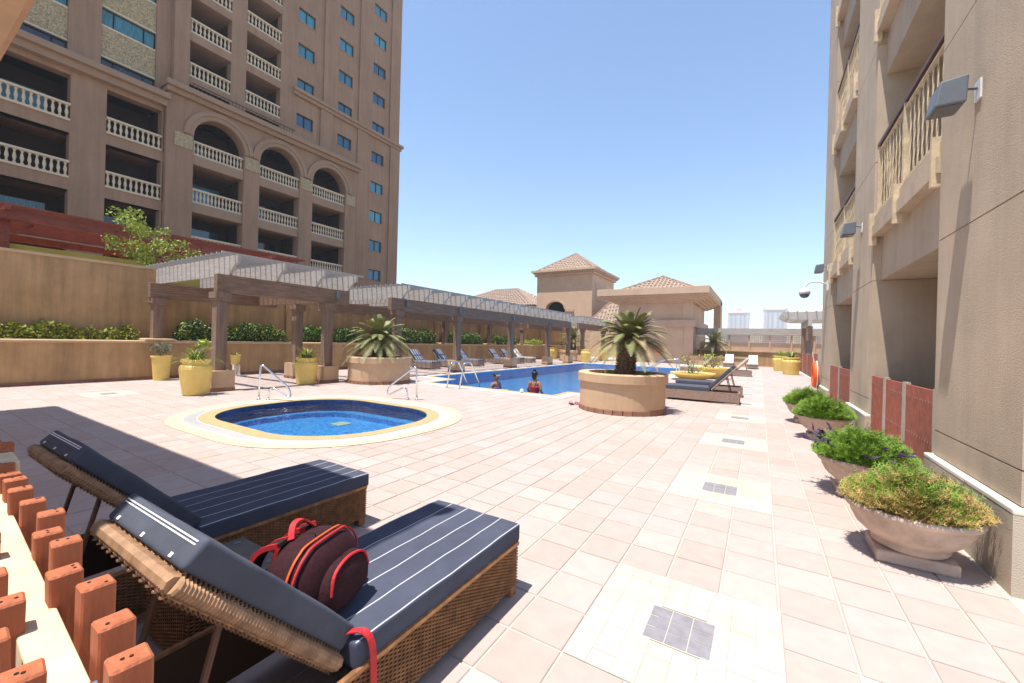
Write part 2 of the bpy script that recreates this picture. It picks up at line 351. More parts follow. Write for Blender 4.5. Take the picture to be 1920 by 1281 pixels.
def sheet(loops, z, name, m):
    b = bmesh.new(); 
    for lp in loops:
        vs = [b.verts.new((x,y,z)) for x,y in lp]
        for i in range(len(vs)): b.edges.new((vs[i], vs[(i+1)%len(vs)]))
    bmesh.ops.triangle_fill(b, use_beauty=True, use_dissolve=False, edges=b.edges[:], normal=(0,0,1))
    me = bpy.data.meshes.new(name); b.to_mesh(me); b.free(); me.materials.append(M[m])
    o = bpy.data.objects.new(name, me); COL.objects.link(o); return o
deck = struct(sheet([[(-17.3,-9),(9,-9),(9,44),(-17.3,44)], spa_loop(.12), off_poly(POOL,.12)], -.008, 'pool_deck', 'grout'))
def inpoly(x, y, poly):
    c = False; n = len(poly)
    for i in range(n):
        x1,y1 = poly[i]; x2,y2 = poly[i-1]
        if (y1 > y) != (y2 > y) and x < (x2-x1)*(y-y1)/(y2-y1)+x1: c = not c
    return c
PX, PY, TX, TY = .305, .316, -.785, 1.834
spaO = spa_loop(.56); poolO = off_poly(POOL, .42)
INL = [(0, k*8) for k in range(0, 13)] + [(-42, 3)]     # inlays: lower-left tile index
inl = set((i+a, j+b) for i, j in INL for a in range(3) for b in range(3))
def vis(x, y):
    d = Vector((x, y, -1.5)); f = d.dot(fw)
    if f < .2: return None
    px = 960+762*d.dot(rr_)/f; py = 640-762*d.dot(uu_)/f
    return f if (-60 < px < 1980 and py < 1330) else None
tiles = []
for i in range(-54, 11):
    for j in range(-8, 118):
        x = TX+(i+.5)*PX; y = TY+(j+.5)*PY
        if x > 2.3 or x < -16.3 or (x > 1.4 and y < 14): continue
        if (i, j) in inl or inpoly(x, y, spaO) or inpoly(x, y, poolO): continue
        f = vis(x, y)
        if f is None: continue
        tiles.append((f, x, y))
tiles.sort()
tb = MB(); g_ = .0065; hx, hy = PX/2-g_, PY/2-g_
def tile_into(mb, x, y, z=0.0):
    e = .004
    mb.add([(x-hx,y-hy,-.02+z),(x+hx,y-hy,-.02+z),(x+hx,y+hy,-.02+z),(x-hx,y+hy,-.02+z),(x-hx,y-hy,-e+z),(x+hx,y-hy,-e+z),(x+hx,y+hy,-e+z),(x-hx,y+hy,-e+z),
            (x-hx+e,y-hy+e,z),(x+hx-e,y-hy+e,z),(x+hx-e,y+hy-e,z),(x-hx+e,y+hy-e,z)],
           [(0,1,5,4),(1,2,6,5),(2,3,7,6),(3,0,4,7),(4,5,9,8),(5,6,10,9),(6,7,11,10),(7,4,8,11),(8,9,10,11)])
one = MB(); tile_into(one, 0, 0); tile_me = one.mesh('floor_tile', 'tile')
for f, x, y in tiles[:300]: inst('floor_tile', tile_me, deck, (x, y, random.uniform(-.0012,.0012)), (random.uniform(-.003,.003), random.uniform(-.003,.003), 0))
for f, x, y in tiles[300:]: tile_into(tb, x, y, random.uniform(-.001,.001))
stuff(tb.build('floor_tile_field', 'tile', deck, fix=False))
# inlays: pale square of small tiles with a grey 3x3 mosaic heart
sm = MB(); sm.box(-.0566,.0566,-.0520,.0520,-.02,.0); small_me = sm.mesh('inlay_tile', 'inlay')
gm = MB(); gm.box(-.0505,.0505,-.0455,.0455,-.02,.001); grey_me = gm.mesh('mosaic_tile', 'inlay_grey')
for q, (i, j) in enumerate(INL):
    x0 = TX+i*PX; y0 = TY+j*PY; cx = x0+1.5*PX; cy = y0+1.5*PY
    if q < 3:
        n = 0
        for a in range(8):
            for b in range(9):
                px = x0+(a+.5)*3*PX/8; py = y0+(b+.5)*3*PY/9
                if abs(px-cx) < .165 and abs(py-cy) < .15: continue
                inst('inlay_tile', small_me, deck, (px, py, random.uniform(-.001,.0005)))
        MB().box(cx-.165,cx+.165,cy-.15,cy+.15,-.02,-.001).build('inlay_bed', 'inlay', deck)
        for a in range(3):
            for b in range(3): inst('mosaic_tile', grey_me, deck, (cx+(a-1)*.106, cy+(b-1)*.096, 0))
    else:
        MB().box(x0+.005,x0+3*PX-.005,y0+.005,y0+3*PY-.005,-.02,0).build('inlay_panel', 'inlay', deck)
        MB().box(cx-.16,cx+.16,cy-.14,cy+.14,-.02,.003).build('mosaic_tile', 'inlay_grey', deck)
# spa pool
spa = thing('spa_pool', 'small rounded plunge pool with blue mosaic floor and cream coping rings', 'pool', (0,0,0))
MB().ring(spa_loop(.24), spa_loop(0), -.12, .012).build('coping_ring', 'ring_tan', spa)
MB().ring(spa_loop(.46), spa_loop(.243), -.03, .008).build('overflow_ring', 'ring_white', spa)
MB().ring(spa_loop(.68), spa_loop(.463), -.03, .010).build('border_ring', 'ring_cream', spa)
# slotted overflow grille on the near side
gr = MB()
lo, li = spa_loop(.44), spa_loop(.265)
for k in range(len(lo)):
    a0, a1, b0, b1 = Vector(lo[k]), Vector(lo[(k+1)%len(lo)]), Vector(li[k]), Vector(li[(k+1)%len(li)])
    n = max(1, int((a1-a0).length/.05))
    for t in range(n):
        u = (t+.5)/n; p = a0.lerp(a1,u); q = b0.lerp(b1,u)
        if p.y > 4.6: continue
        gr.bar((p.x,p.y,.009),(q.x,q.y,.009),.014,.004)
stuff(gr.build('overflow_slots', 'grille', spa))
def shell(loop, z0, z1, mb):
    n = len(loop)
    mb.add([(x,y,z1) for x,y in loop]+[(x,y,z0) for x,y in loop], [(i,(i+1)%n,n+(i+1)%n,n+i) for i in range(n)])
m_ = MB(); shell(spa_loop(-.005), -.26, .0, m_); m_.build('wall', 'mosaic_navy', spa)
m_ = MB(); m_.ring(spa_loop(0), rrect(-8.80,-5.3,3.45,6.05,1.0,10), -.6, -.26); m_.build('bench', 'mosaic', spa)
m_ = MB(); n_ = rrect(-8.82,-5.28,3.43,6.07,1.0,10); m_.add([(x,y,-.36) for x,y in n_], [tuple(range(len(n_)))]); m_.build('pool_floor', 'mosaic', spa)
for x, y in ((-7.55,5.5),(-6.9,4.2),(-7.9,4.0)):
    MB().box(x-.16,x+.16,y-.16,y+.16,-.37,-.345).build('floor_light', 'ring_cream', spa)
m_ = MB(); n_ = spa_loop(-.004); m_.add([(x,y,-.06) for x,y in n_], [tuple(range(len(n_)))]); struct(m_.build('spa_water', 'water', fix=False))
# main pool
pool = thing('swimming_pool', 'large blue tiled swimming pool with white and tan coping', 'pool')
MB().ring(off_poly(POOL,.17), POOL, -.10, .012).build('coping_edge', 'ring_tan', pool)
MB().ring(off_poly(POOL,.50), off_poly(POOL,.173), -.03, .009).build('coping_border', 'ring_white', pool)
m_ = MB(); shell(off_poly(POOL,-.004), -.48, 0, m_); m_.build('wall', 'mosaic', pool)
m_ = MB(); m_.add([(x,y,-.48) for x,y in off_poly(POOL,.05)], [tuple(range(len(POOL)))]); m_.build('pool_floor', 'mosaic', pool)
m_ = MB(); m_.add([(x,y,-.06) for x,y in off_poly(POOL,-.003)], [tuple(range(len(POOL)))]); struct(m_.build('pool_water', 'water', fix=False))
# ------------------------------------------------------------------ left: planter wall, upper wall, hedges
wl = thing('planter_wall', 'long low ochre stucco planter wall with rounded cap and terracotta skirting', 'wall')
MB().box(-16.85,-16.3,-6,42,-.01,1.13).build('wall_body', 'stucco_left', wl)
MB().box(-16.9,-16.24,-6,42,1.13,1.21).build('wall_cap', 'stucco_cap', wl, bevel=.03)
for k in range(150):
    y = -2+k*.32
    if y > 41: break
    inst('skirting_tile', bpy.data.meshes.get('skirt') or (lambda me: (setattr(me,'name','skirt'), me)[1])(MB().box(0,.022,0,.312,0,.09).mesh('skirt','terracotta')), wl, (-16.3,y,0))
for y in (5.2, 14.5, 19.2, 24.0, 28.7, 33.5):
    MB().box(-16.95,-16.18,y-.38,y+.38,1.205,1.28).build('post_pad', 'stucco_cap', wl, bevel=.03)
MB().box(-17.3,-16.85,-6,42,-.01,1.12).build('soil_bed', 'soil', wl)
up = thing('boundary_wall', 'tall plain ochre stucco wall rising behind the planted bed', 'wall')
MB().box(-17.7,-17.3,-6,5.3,-14,3.55).build('wall_body', 'stucco_left', up)
MB().box(-17.74,-17.26,-6,5.3,3.55,3.63).build('coping', 'stucco_cap', up)
MB().box(-17.75,-17.22,5.3,5.5,-14,3.63).build('pilaster', 'stucco_left', up)
MB().box(-17.7,-17.38,5.5,42,-14,2.98).build('wall_body', 'stucco_left', up)
for y in (9.9, 14.5, 19.2, 24.0, 28.7, 33.5, 38.2):
    MB().box(-17.38,-17.25,y-.12,y+.12,1.1,2.95).build('pilaster', 'stucco_left', up)
MB().box(-17.74,-17.33,5.5,42,2.98,3.06).build('coping', 'stucco_cap', up)
def leaf_cloud(mb, n, box, size, seed=0, shape=None, droop=0):
    rnd = random.Random(seed)
    x0,x1,y0,y1,z0,z1 = box
    for _ in range(n):
        for _t in range(20):
            p = Vector((rnd.uniform(x0,x1), rnd.uniform(y0,y1), rnd.uniform(z0,z1)))
            if shape is None or shape(p, rnd): break
        s = size*rnd.uniform(.6,1.4)
        d = Vector((rnd.gauss(0,1), rnd.gauss(0,1), rnd.gauss(.25,.7))).normalized(); t = d.orthogonal().normalized()
        t = (t*math.cos(rnd.random()*6.28)+d.cross(t)*math.sin(rnd.random()*6.28)); b = d.cross(t)
        mb.add([p-t*s*.5, p+b*s*.28+d*s*.06, p+t*s*.6-d*s*.1*droop, p-b*s*.28+d*s*.06], [(0,1,2,3)])
def bumpy(y0, y1, zb, zt, seed):
    rn = random.Random(seed); ph = [rn.uniform(0,6.28) for _ in range(5)]
    def top(y): return zt + .07*math.sin(y*3.1+ph[0]) + .06*math.sin(y*7.3+ph[1]) + .05*math.sin(y*13+ph[2])
    def f(p, r):
        if p.z > top(p.y): return False
        e = min(p.y-y0, y1-p.y)
        if e < .3 and p.z > zb+(top(p.y)-zb)*(e/.3)**.5: return False
        return True
    return f
HEDGES = [(1.0,4.95,1.62,'leaf_yellow',2600,.085,'sparse yellowing hedge against the tall ochre wall'),
          (5.75,9.7,1.82,'leaf_dark',4600,.075,'dense dark green hedge behind the nearest pergola bay'),
          (10.1,14.2,1.80,'leaf_dark',3800,.085,'dark green hedge in the planter behind the round palm bed'),
          (14.8,18.8,1.95,'leaf_dark',3600,.095,'tall leafy hedge section behind the striped loungers'),
          (19.5,23.6,1.85,'leaf_dark',3000,.10,'dark hedge section behind the middle loungers under the long pergola'),
          (24.3,28.3,1.75,'leaf_dark',2400,.11,'hedge section behind the white lounger'),
          (29.0,33.0,1.65,'leaf_light',1500,.11,'low mixed shrubs at the far end of the planter wall')]
for k, (a, b, zt, m, n, s, lab) in enumerate(HEDGES):
    h = thing('hedge', lab, 'hedge', (0,0,0), 0, 'hedges in the planter wall')
    mb = MB(); leaf_cloud(mb, n, (-17.25,-16.75,a,b,1.1,zt+.2), s, k, bumpy(a,b,1.1,zt,k)); stuff(mb.build('foliage', m, h, fix=False))
    if m == 'leaf_dark':
        mb = MB(); leaf_cloud(mb, n//6, (-17.1,-16.72,a,b,1.3,zt+.25), s*.9, k+50, bumpy(a,b,1.2,zt+.05,k)); stuff(mb.build('young_foliage', 'leaf_light' if k%2 else 'leaf_fern', h, fix=False))
    mb = MB(); rn = random.Random(k+9)
    for t in range(int((b-a)*5)):
        y = rn.uniform(a+.1,b-.1); x = rn.uniform(-17.1,-16.9); mb.tube([(x,y,1.1),(x+rn.uniform(-.1,.1),y+rn.uniform(-.15,.15),zt-.15)], .008, 4)
    stuff(mb.build('stem', 'twig', h))
# ------------------------------------------------------------------ red pergola and tree behind the wall
rp_ = thing('roof_pergola', 'dark red stained timber pergola with slatted roof behind the tall ochre wall', 'pergola')
MB().box(-21.2,-20.9,-6,12.6,3.5,4.25).build('fascia', 'yellow_fascia', rp_)
MB().box(-26,-20.95,-6,12.6,-14,3.5).build('terrace', 'stucco_left', rp_)
MB().box(-20.6,-20.42,-6,12.2,4.95,5.2).build('beam', 'red_wood', rp_)
MB().box(-25.6,-25.4,-6,12.2,4.95,5.2).build('beam', 'red_wood', rp_)
for y in (-1.5, 2.6, 6.7, 10.8):
    for x in (-20.8, -25.5):
        MB().box(x-.11,x+.11,y-.11,y+.11,3.49,4.95).build('post', 'red_wood', rp_)
        for s in (-1, 1): MB().bar((x,y,4.35),(x,y+s*.6,4.93),.09,.09).build('brace', 'red_wood', rp_)
    MB().box(-25.9,-20.2,y-.06,y+.06,5.2,5.36).build('rafter', 'red_wood', rp_)
sl_me = MB().box(-.05,.05,-6,12.4,0,.06).mesh('roof_slat','red_wood')
for k in range(22): inst('roof_slat', sl_me, rp_, (-26.0+k*.27, 0, 5.36))
tr_ = thing('young_tree', 'small bright green tree rising behind the ochre wall', 'tree', (-18.6,5.7,3.0))
mb = MB(); mb.tube([(0,0,-1.5),(.02,.03,.9),(0,.05,1.6),(.05,.0,2.2)], [.05,.045,.035,.015], 6)
rn = random.Random(3); tips = []
for k in range(16):
    a = rn.uniform(0,6.28); z = rn.uniform(.8,1.9); L_ = rn.uniform(.5,1.15); e = rn.uniform(.1,.8)
    p0 = Vector((.02,.03,z)); p1 = p0+Vector((math.cos(a)*L_*.5, math.sin(a)*L_*.6, L_*e*.4)); p2 = p1+Vector((math.cos(a+.3)*L_*.4, math.sin(a+.3)*L_*.5, L_*e*.6))
    mb.tube([p0,p1,p2], [.02,.013,.005], 5); tips += [p0.lerp(p1,.6), p1, p1.lerp(p2,.5), p2, p2]
mb.build('trunk', 'twig', tr_)
mb = MB()
for k, p in enumerate(tips): leaf_cloud(mb, 34, (p.x-.2,p.x+.2,p.y-.22,p.y+.22,p.z-.14,p.z+.16), .085, k)
stuff(mb.build('crown', 'leaf_light', tr_, fix=False))
# ------------------------------------------------------------------ apartment tower on the left
T = thing('apartment_tower', 'tall brown apartment tower with arched balconies, cream balustrades and blue windows', 'building', (-36,20,-14))
TL = Matrix.Translation((36,-20,14))
def tp(mb, name, m, **k):
    o = mb.build(name, m, T, **k); o.matrix_parent_inverse = TL; return o
XT = -36.0
bal_prof = [(.045,0),(.075,.03),(.075,.07),(.04,.12),(.05,.2),(.085,.36),(.06,.52),(.035,.66),(.05,.70),(.075,.74),(.075,.79)]
def balustrade(y0, y1, ztop, x=XT, parent=None, n=None):
    zb = ztop-1.05
    mb = MB(); mb.box(x-.16,x+.10,y0,y1,ztop-.13,ztop); mb.box(x-.15,x+.09,y0,y1,zb,zb+.12)
    o = tp(mb, 'balustrade', 'baluster')
    n = n or int((y1-y0)/.255); mb = MB()
    for k in range(n):
        y = y0+(k+.5)*(y1-y0)/n; mb.lathe([(r*1.05, z) for r, z in bal_prof], (x-.03,y,zb+.125), 8)
    b = mb.build('balusters', 'baluster', o, smooth=True); stuff(b)
ZT = 47
holes = []
bays_left = [(-1.1,1.7),(-5.7,-2.9),(4.1,6.9),(8.5,11.3)]
rows_left = [15.15, 11.7, 8.25]
for a, b in bays_left:
    for r_ in rows_left: holes.append((a,b,r_-1.05,r_+1.75 if r_ > 15 else r_+1.7))
    holes.append((a,b,4.0,6.5))
mb = MB(); facade(mb, XT, -8, 11.4, -14, 17.2, holes, .7); tp(mb, 'left_wing_wall', 'tower_wall')
tp(MB().box(XT-.8,XT+.45,-8,11.45,17.2,17.62).box(XT-.8,XT+.75,-8,11.5,17.62,18.0), 'cornice', 'tower_trim')
for a, b in bays_left:
    for r_ in rows_left:
        balustrade(a, b, r_); tp(MB().box(XT-2.6,XT-.02,a-.3,b+.3,r_-1.75,r_-1.06), 'balcony_slab', 'tower_wall')
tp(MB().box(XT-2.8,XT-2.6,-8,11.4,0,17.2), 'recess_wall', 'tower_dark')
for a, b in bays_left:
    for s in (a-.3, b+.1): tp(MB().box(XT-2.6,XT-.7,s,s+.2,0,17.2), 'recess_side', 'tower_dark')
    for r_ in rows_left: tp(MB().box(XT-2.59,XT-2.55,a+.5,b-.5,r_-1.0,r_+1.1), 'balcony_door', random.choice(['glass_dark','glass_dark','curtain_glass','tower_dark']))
# upper part of left wing: windows and gold lattice panels
holes = []; XU = XT-.35
for a, b in ((4.0,6.8),(8.25,11.0),(-.6,2.2)):
    for k in range(9):
        z = 18.0+k*3.2; holes.append((a,b,z,z+3.2))
mb = MB(); facade(mb, XU, -8, 11.85, 18, ZT, holes, .4); tp(mb, 'upper_wall', 'tower_wall')
for a, b in ((4.0,6.8),(8.25,11.0),(-.6,2.2)):
    for k in range(9):
        z = 18.0+k*3.2
        tp(MB().box(XU-.3,XU-.12,a+.003,b-.003,z+1.15,z+3.0), 'lattice_panel', 'gold')
        tp(MB().box(XU-.3,XU-.08,a+.003,b-.003,z+3.0,z+3.12).box(XU-.3,XU-.08,a+.003,b-.003,z+1.05,z+1.15), 'panel_frame', 'baluster')
        o = tp(MB().box(XU-.35,XU-.3,a,b,z-.08,z+1.05), 'window', 'glass_dark' if k == 0 else 'curtain_glass')
        fr = MB()
        for y in (a+.03, a+.62, b-.62, b-.03): fr.box(XU-.299,XU-.25,y-.03,y+.03,z-.02,z+1.0)
        fr.box(XU-.299,XU-.25,a,b,z+1.0,z+1.05).box(XU-.299,XU-.25,a,b,z-.08,z-.02)
        fr.build('window_frame', 'dark', o)
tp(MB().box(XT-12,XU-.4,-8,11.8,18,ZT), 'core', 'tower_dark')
tp(MB().box(XT-1.2,XT+.12,11.85,12.78,18.0,ZT), 'corner_pier', 'tower_wall')
# arcade block
XA = XT+.35
ar = [(13.05,16.47),(17.66,21.09),(22.32,25.79)]
holes = [(a,b,-14 if False else 3.6,17.56) for a, b in ar]
mb = MB(); facade(mb, XA, 11.45, 27.05, -14, 18.3, holes, .9)
mb.quad((XA,11.45,-14),(XT-.8,11.45,-14),(XT-.8,11.45,18.3),(XA,11.45,18.3)); mb.quad((XA,27.05,-14),(XT-.8,27.05,-14),(XT-.8,27.05,18.3),(XA,27.05,18.3))
zs = 15.84
for a, b in ar:
    r_ = (b-a)/2; c = (a+b)/2; N = 24; zt = 17.56
    for k in range(N):
        t0, t1 = math.pi*k/N, math.pi*(k+1)/N
        p0 = (c-r_*math.cos(t0), zs+r_*math.sin(t0)); p1 = (c-r_*math.cos(t1), zs+r_*math.sin(t1))
        mb.quad((XA,p0[0],p0[1]),(XA,p1[0],p1[1]),(XA,p1[0],zt),(XA,p0[0],zt))
        mb.quad((XA,p0[0],p0[1]),(XA,p1[0],p1[1]),(XA-.9,p1[0],p1[1]),(XA-.9,p0[0],p0[1]))
tp(mb, 'arcade_wall', 'tower_wall')
for a, b in ar:
    r_ = (b-a)/2; c = (a+b)/2; N = 28; m2 = MB()
    for q, (ro, ri, x1) in enumerate(((r_+.62, r_+.32, XA+.16),(r_+.318, r_+.02, XA+.09))):
        vs = []; fs = []
        for k in range(N+1):
            t = math.pi*k/N; cs, sn = -math.cos(t), math.sin(t)
            vs += [(XA-.02,c+ro*cs,zs+ro*sn),(x1,c+ro*cs,zs+ro*sn),(x1,c+ri*cs,zs+ri*sn),(XA-.02,c+ri*cs,zs+ri*sn)]
        for k in range(N):
            for e in range(4): fs.append((k*4+e, k*4+(e+1)%4, k*4+4+(e+1)%4, k*4+4+e))
        m2.add(vs, fs)
    tp(m2, 'archivolt', 'tower_trim')
    for r_ in (15.6, 12.1, 8.62):
        balustrade(a, b, r_, XA-.25, n=14); tp(MB().box(XT-2.6,XA-.1,a-.3,b+.3,r_-1.75,r_-1.06), 'balcony_slab', 'tower_trim')
        tp(MB().box(XT-2.59,XT-2.55,a+.5,b-.5,r_-1.0,r_+1.1), 'balcony_door', 'glass' if (a < 14 and r_ < 13) else 'glass_dark')
for y0, y1 in ((11.9,13.0),(16.52,17.6),(21.14,22.27),(25.84,26.9)):
    tp(MB().box(XA-.01,XA+.06,y0,y1,14.75,15.75), 'lattice_tile', 'gold')
    
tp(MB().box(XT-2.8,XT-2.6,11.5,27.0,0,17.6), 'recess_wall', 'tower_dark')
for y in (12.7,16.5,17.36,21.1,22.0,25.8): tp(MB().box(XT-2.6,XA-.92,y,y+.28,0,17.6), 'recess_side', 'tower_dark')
tp(MB().box(XT-.8,XA+.3,11.35,27.15,18.3,18.62).box(XT-.8,XA+.6,11.25,27.25,18.62,18.98), 'cornice', 'tower_trim')
rl = MB()
for k in range(30): rl.box(XA+.2,XA+.23,12.9+k*.25,12.93+k*.25,18.98,19.5)
rl.box(XA+.18,XA+.25,12.8,20.4,19.5,19.55); stuff(tp(rl, 'terrace_railing', 'rod'))
# balcony columns C, D
holes = []
for a, b in ((12.8,15.5),(16.6,19.35)):
    for k in range(9): holes.append((a,b,19.1+k*3.22+1.1-.02 if k else 18.98,19.1+k*3.22+3.1-.35+.2))
hh = []
for a, b in ((12.8,15.5),(16.6,19.35)):
    z = 18.98
    for k in range(9):
        hh.append((a,b,z if k == 0 else 20.25+3.22*(k-1)-.0, 22.7+3.22*(k-1)-.15 if k else 19.5)); 
hh = []
for a, b in ((12.8,15.5),(16.6,19.35)):
    hh.append((a,b,18.98,19.65))
    for k in range(8): hh.append((a,b,20.25+3.22*k,22.85+3.22*k))
mb = MB(); facade(mb, XT, 12.78, 20.5, 18.3, ZT, hh, .7); tp(mb, 'balcony_wall', 'tower_wall')
for a, b in ((12.8,15.5),(16.6,19.35)):
    for k in range(8): 
        balustrade(a, b, 21.3+3.22*k, XT-.1)
        tp(MB().box(XT-2.6,XT-.03,a-.3,b+.3,19.65+3.22*k,20.24+3.22*k), 'balcony_slab', 'tower_trim')
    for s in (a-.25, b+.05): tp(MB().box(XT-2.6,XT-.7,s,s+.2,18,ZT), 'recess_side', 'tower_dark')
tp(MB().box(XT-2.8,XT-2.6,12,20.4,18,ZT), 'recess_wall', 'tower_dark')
# right wing with windows
cols = [(20.85,22.45,4),(25.0,26.6,4),(29.1,30.75,0)]
holes = []; wins = []
for a, b, k0 in cols:
    for k in range(k0, 12):
        z = 8.85+3.175*k
        holes.append((a,b,z-1.17,z)); wins.append((a,b,z-1.17,z))
mb = MB(); facade(mb, XT-.05, 20.5, 32.9, 18.3, ZT, [h for h in holes if h[2] > 18.3], .22); facade(mb, XT-.05, 27.05, 32.9, -14, 18.3, [h for h in holes if h[2] < 18.3], .22)
mb.quad((XT-.05,32.9,-14),(XT-18,32.9,-14),(XT-18,32.9,ZT),(XT-.05,32.9,ZT))
mb.quad((XT-.05,-8,-14),(XT-18,-8,-14),(XT-18,-8,ZT),(XT-.05,-8,ZT)); mb.quad((XT-18,-8,-14),(XT-18,32.9,-14),(XT-18,32.9,ZT),(XT-18,-8,ZT))
mb.quad((XT-18,-8,ZT),(XT-18,32.9,ZT),(XT,32.9,ZT),(XT,-8,ZT))
tp(mb, 'right_wing_wall', 'tower_wall')
for a, b, c, d in wins:
    o = tp(MB().box(XT-.30,XT-.25,a,b,c,d), 'window', 'glass')
    f_ = MB(); f_.box(XT-.26,XT-.2,a,a+.05,c,d).box(XT-.26,XT-.2,b-.05,b,c,d).box(XT-.26,XT-.2,a+.05,b-.05,d-.05,d).box(XT-.26,XT-.2,a+.05,b-.05,c,c+.05).box(XT-.26,XT-.19,(a+b)/2-.03,(a+b)/2+.03,c+.05,d-.05)
    f_.build('window_frame', 'dark', o); MB().box(XT-.24,XT+.0,a-.06,b+.06,c-.09,c-.002).build('sill', 'tower_trim', o)
tp(MB().box(XT-.3,XT+.22,20.45,33.1,23.0,23.3).box(XT-.3,XT+.4,20.4,33.25,23.3,23.58), 'string_course', 'tower_trim')
for y in (23.55, 27.5, 31.6): tp(MB().box(XT-.3,XT+.12,y-.22,y+.22,23.58,ZT), 'pilaster', 'tower_wall')
for y in (23.75, 27.9): tp(MB().box(XT-.3,XT+.10,y-.65,y+.65,19.0,22.99), 'pilaster', 'tower_wall')
tp(MB().box(XT-.3,XT+.10,31.6,32.95,-14,22.99).box(XT-.3,XT+.10,27.25,28.6,-14,19.0), 'pilaster', 'tower_wall')
# ------------------------------------------------------------------ building on the right
B = thing('balcony_building', 'tan stucco building along the deck with piers, balconies and red gates', 'building', (3,8,0))
BL = Matrix.Translation((-3,-8,0))
def bp(mb, name, m, parent=None, **k):
    o = mb.build(name, m, parent or B, **k)
    if parent is None: o.matrix_parent_inverse = BL
    return o
XW = 1.42
piers = [(3.85,5.37),(8.05,9.58),(12.26,13.75)]
for a, b in piers:
    # shaft in courses separated by recessed joints
    for z0, z1 in ((.55,.765),(.778,2.545),(2.558,4.33),(4.343,6.1),(6.113,7.9),(7.913,9.7),(9.713,12.2)):
        bp(MB().box(XW,4.6,a,b,z0,z1), 'pier_course', 'stucco_right')
    bp(MB().box(XW+.012,4.58,a+.012,b-.012,.5,12.19), 'joint_core', 'plinth_right')
    bp(MB().box(XW-.05,4.6,a-.05,b+.05,-.02,.5), 'plinth', 'plinth_right')
    bp(MB().box(XW-.052,4.6,a-.052,b+.052,.5,.54), 'plinth_cap', 'white_trim', bevel=.01)
for a, b in ((5.37,8.05),(9.58,12.26)):
    for f_ in range(3):
        zf = 3.2+3.06*f_
        bp(MB().box(XW+.10,4.6,a+.002,b-.002,zf-.64,zf), 'edge_beam', 'stucco_right')
        bp(MB().box(XW-.03,4.6,a+.002,b-.002,zf+.002,zf+.16), 'balcony_slab', 'stucco_right')
        bp(MB().box(XW-.005,XW+.15,a+.002,b-.002,zf+.162,zf+.30), 'slab_kerb', 'stucco_right')
        rail = bp(MB().box(XW+.02,XW+.075,a+.003,b-.003,zf+1.35,zf+1.40), 'handrail', 'rod')
        MB().box(XW+.03,XW+.07,a+.003,b-.003,zf+.36,zf+.40).build('bottom_rail', 'rail_cream', rail)
        MB().box(XW+.03,XW+.07,a+.003,b-.003,zf+1.27,zf+1.30).build('top_rail', 'rail_cream', rail)
        for y in (a+.03, (a+b)/2, b-.06): 
            MB().box(XW+.025,XW+.075,y,y+.05,zf+.1,zf+1.35).build('railing_post', 'rail_cream', rail)
            MB().box(XW-.06,XW+.03,y-.005,y+.045,zf-.12,zf+.36).build('bracket', 'rail_cream', rail)
        if f_ == 0 or True:
            tw = bpy.data.meshes.get('twisted_baluster')
            if tw is None:
                m_ = MB(); vs = []; fs = []; N = 26
                for i in range(N+1):
                    an = i/N*math.pi*2; z = .87*i/N
                    for k in range(4):
                        q = an+math.pi/2*k; vs.append((.010*math.cos(q), .010*math.sin(q), z))
                for i in range(N):
                    for k in range(4): fs.append((i*4+k, i*4+(k+1)%4, i*4+4+(k+1)%4, i*4+4+k))
                m_.add(vs, fs); tw = m_.mesh('twisted_baluster', 'rail_cream')
            n = 17
            for k in range(n):
                y = a+.1+(b-a-.2)*(k+.5)/n
                if abs(y-(a+b)/2-.025) < .05: continue
                inst('twisted_baluster', tw, rail, (XW+.05, y, zf+.40), (0,0,random.random()*3))
    bp(MB().box(4.4,4.6,a,b,-.02,12), 'rear_wall', 'stucco_right')
bp(MB().box(XW+.05,4.6,3.85,13.75,12.2,12.8), 'parapet', 'stucco_right')
bp(MB().box(XW-.03,XW+.03,5.0,5.004,0,.001), 'threshold', 'plinth_right')
# gates between the piers
slat_me = MB().box(-.012,.012,-.034,.034,0,1.03).mesh('gate_slat', 'fence_red')
bolt_me = MB().lathe([(.007,0),(.007,.006),(.003,.008)], (0,0,0), 6).mesh('bolt', 'steel')
def gate(a, b, label, group, x=1.45, posts=True, z0=.10, h=1.03):
    g = thing('gate_panel', label, 'gate', (x,(a+b)/2,0), 0, group)
    n = int((b-a)/.076); y0 = (a-b)/2
    for k in range(n):
        y = y0+(k+.5)*(b-a)/n; inst('gate_slat', slat_me, g, (0,y,z0), scale=(1,(b-a)/n/.076,h/1.03))
    for z in (z0+.16, z0+h*.5, z0+h-.12):
        MB().box(.013,.04,y0+.01,-y0-.01,z-.025,z+.025).build('cross_rail', 'post_cream', g)
        for k in range(n): inst('bolt', bolt_me, g, (-.013, y0+(k+.5)*(b-a)/n, z), (0,-math.pi/2,0))
    for y in (y0-.02, -y0-.02): MB().box(-.02,.03,y+.008,y+.034,0,z0+h+.02).build('gate_post', 'post_cream', g)
    return g
for a, b, l in ((5.44,6.34,'red slatted gate leaf beside the nearest pier'),(6.42,7.2,'red slatted middle gate leaf in the nearest opening'),(7.28,7.99,'red slatted gate leaf meeting the second pier')): gate(a, b, l, 'red gate panels')
gate(9.65, 10.9, 'red slatted fence panel starting at the second pier', 'red gate panels'); gate(10.98, 12.2, 'red slatted fence panel ending at the third pier', 'red gate panels')
for k in range(7):
    a = 16.6+k*3.05
    gate(a, a+2.95, ['first','second','third','fourth','fifth','sixth','seventh'][k]+' red slatted fence panel past the corner of the tan building', 'far fence panels', x=2.35, h=1.1)
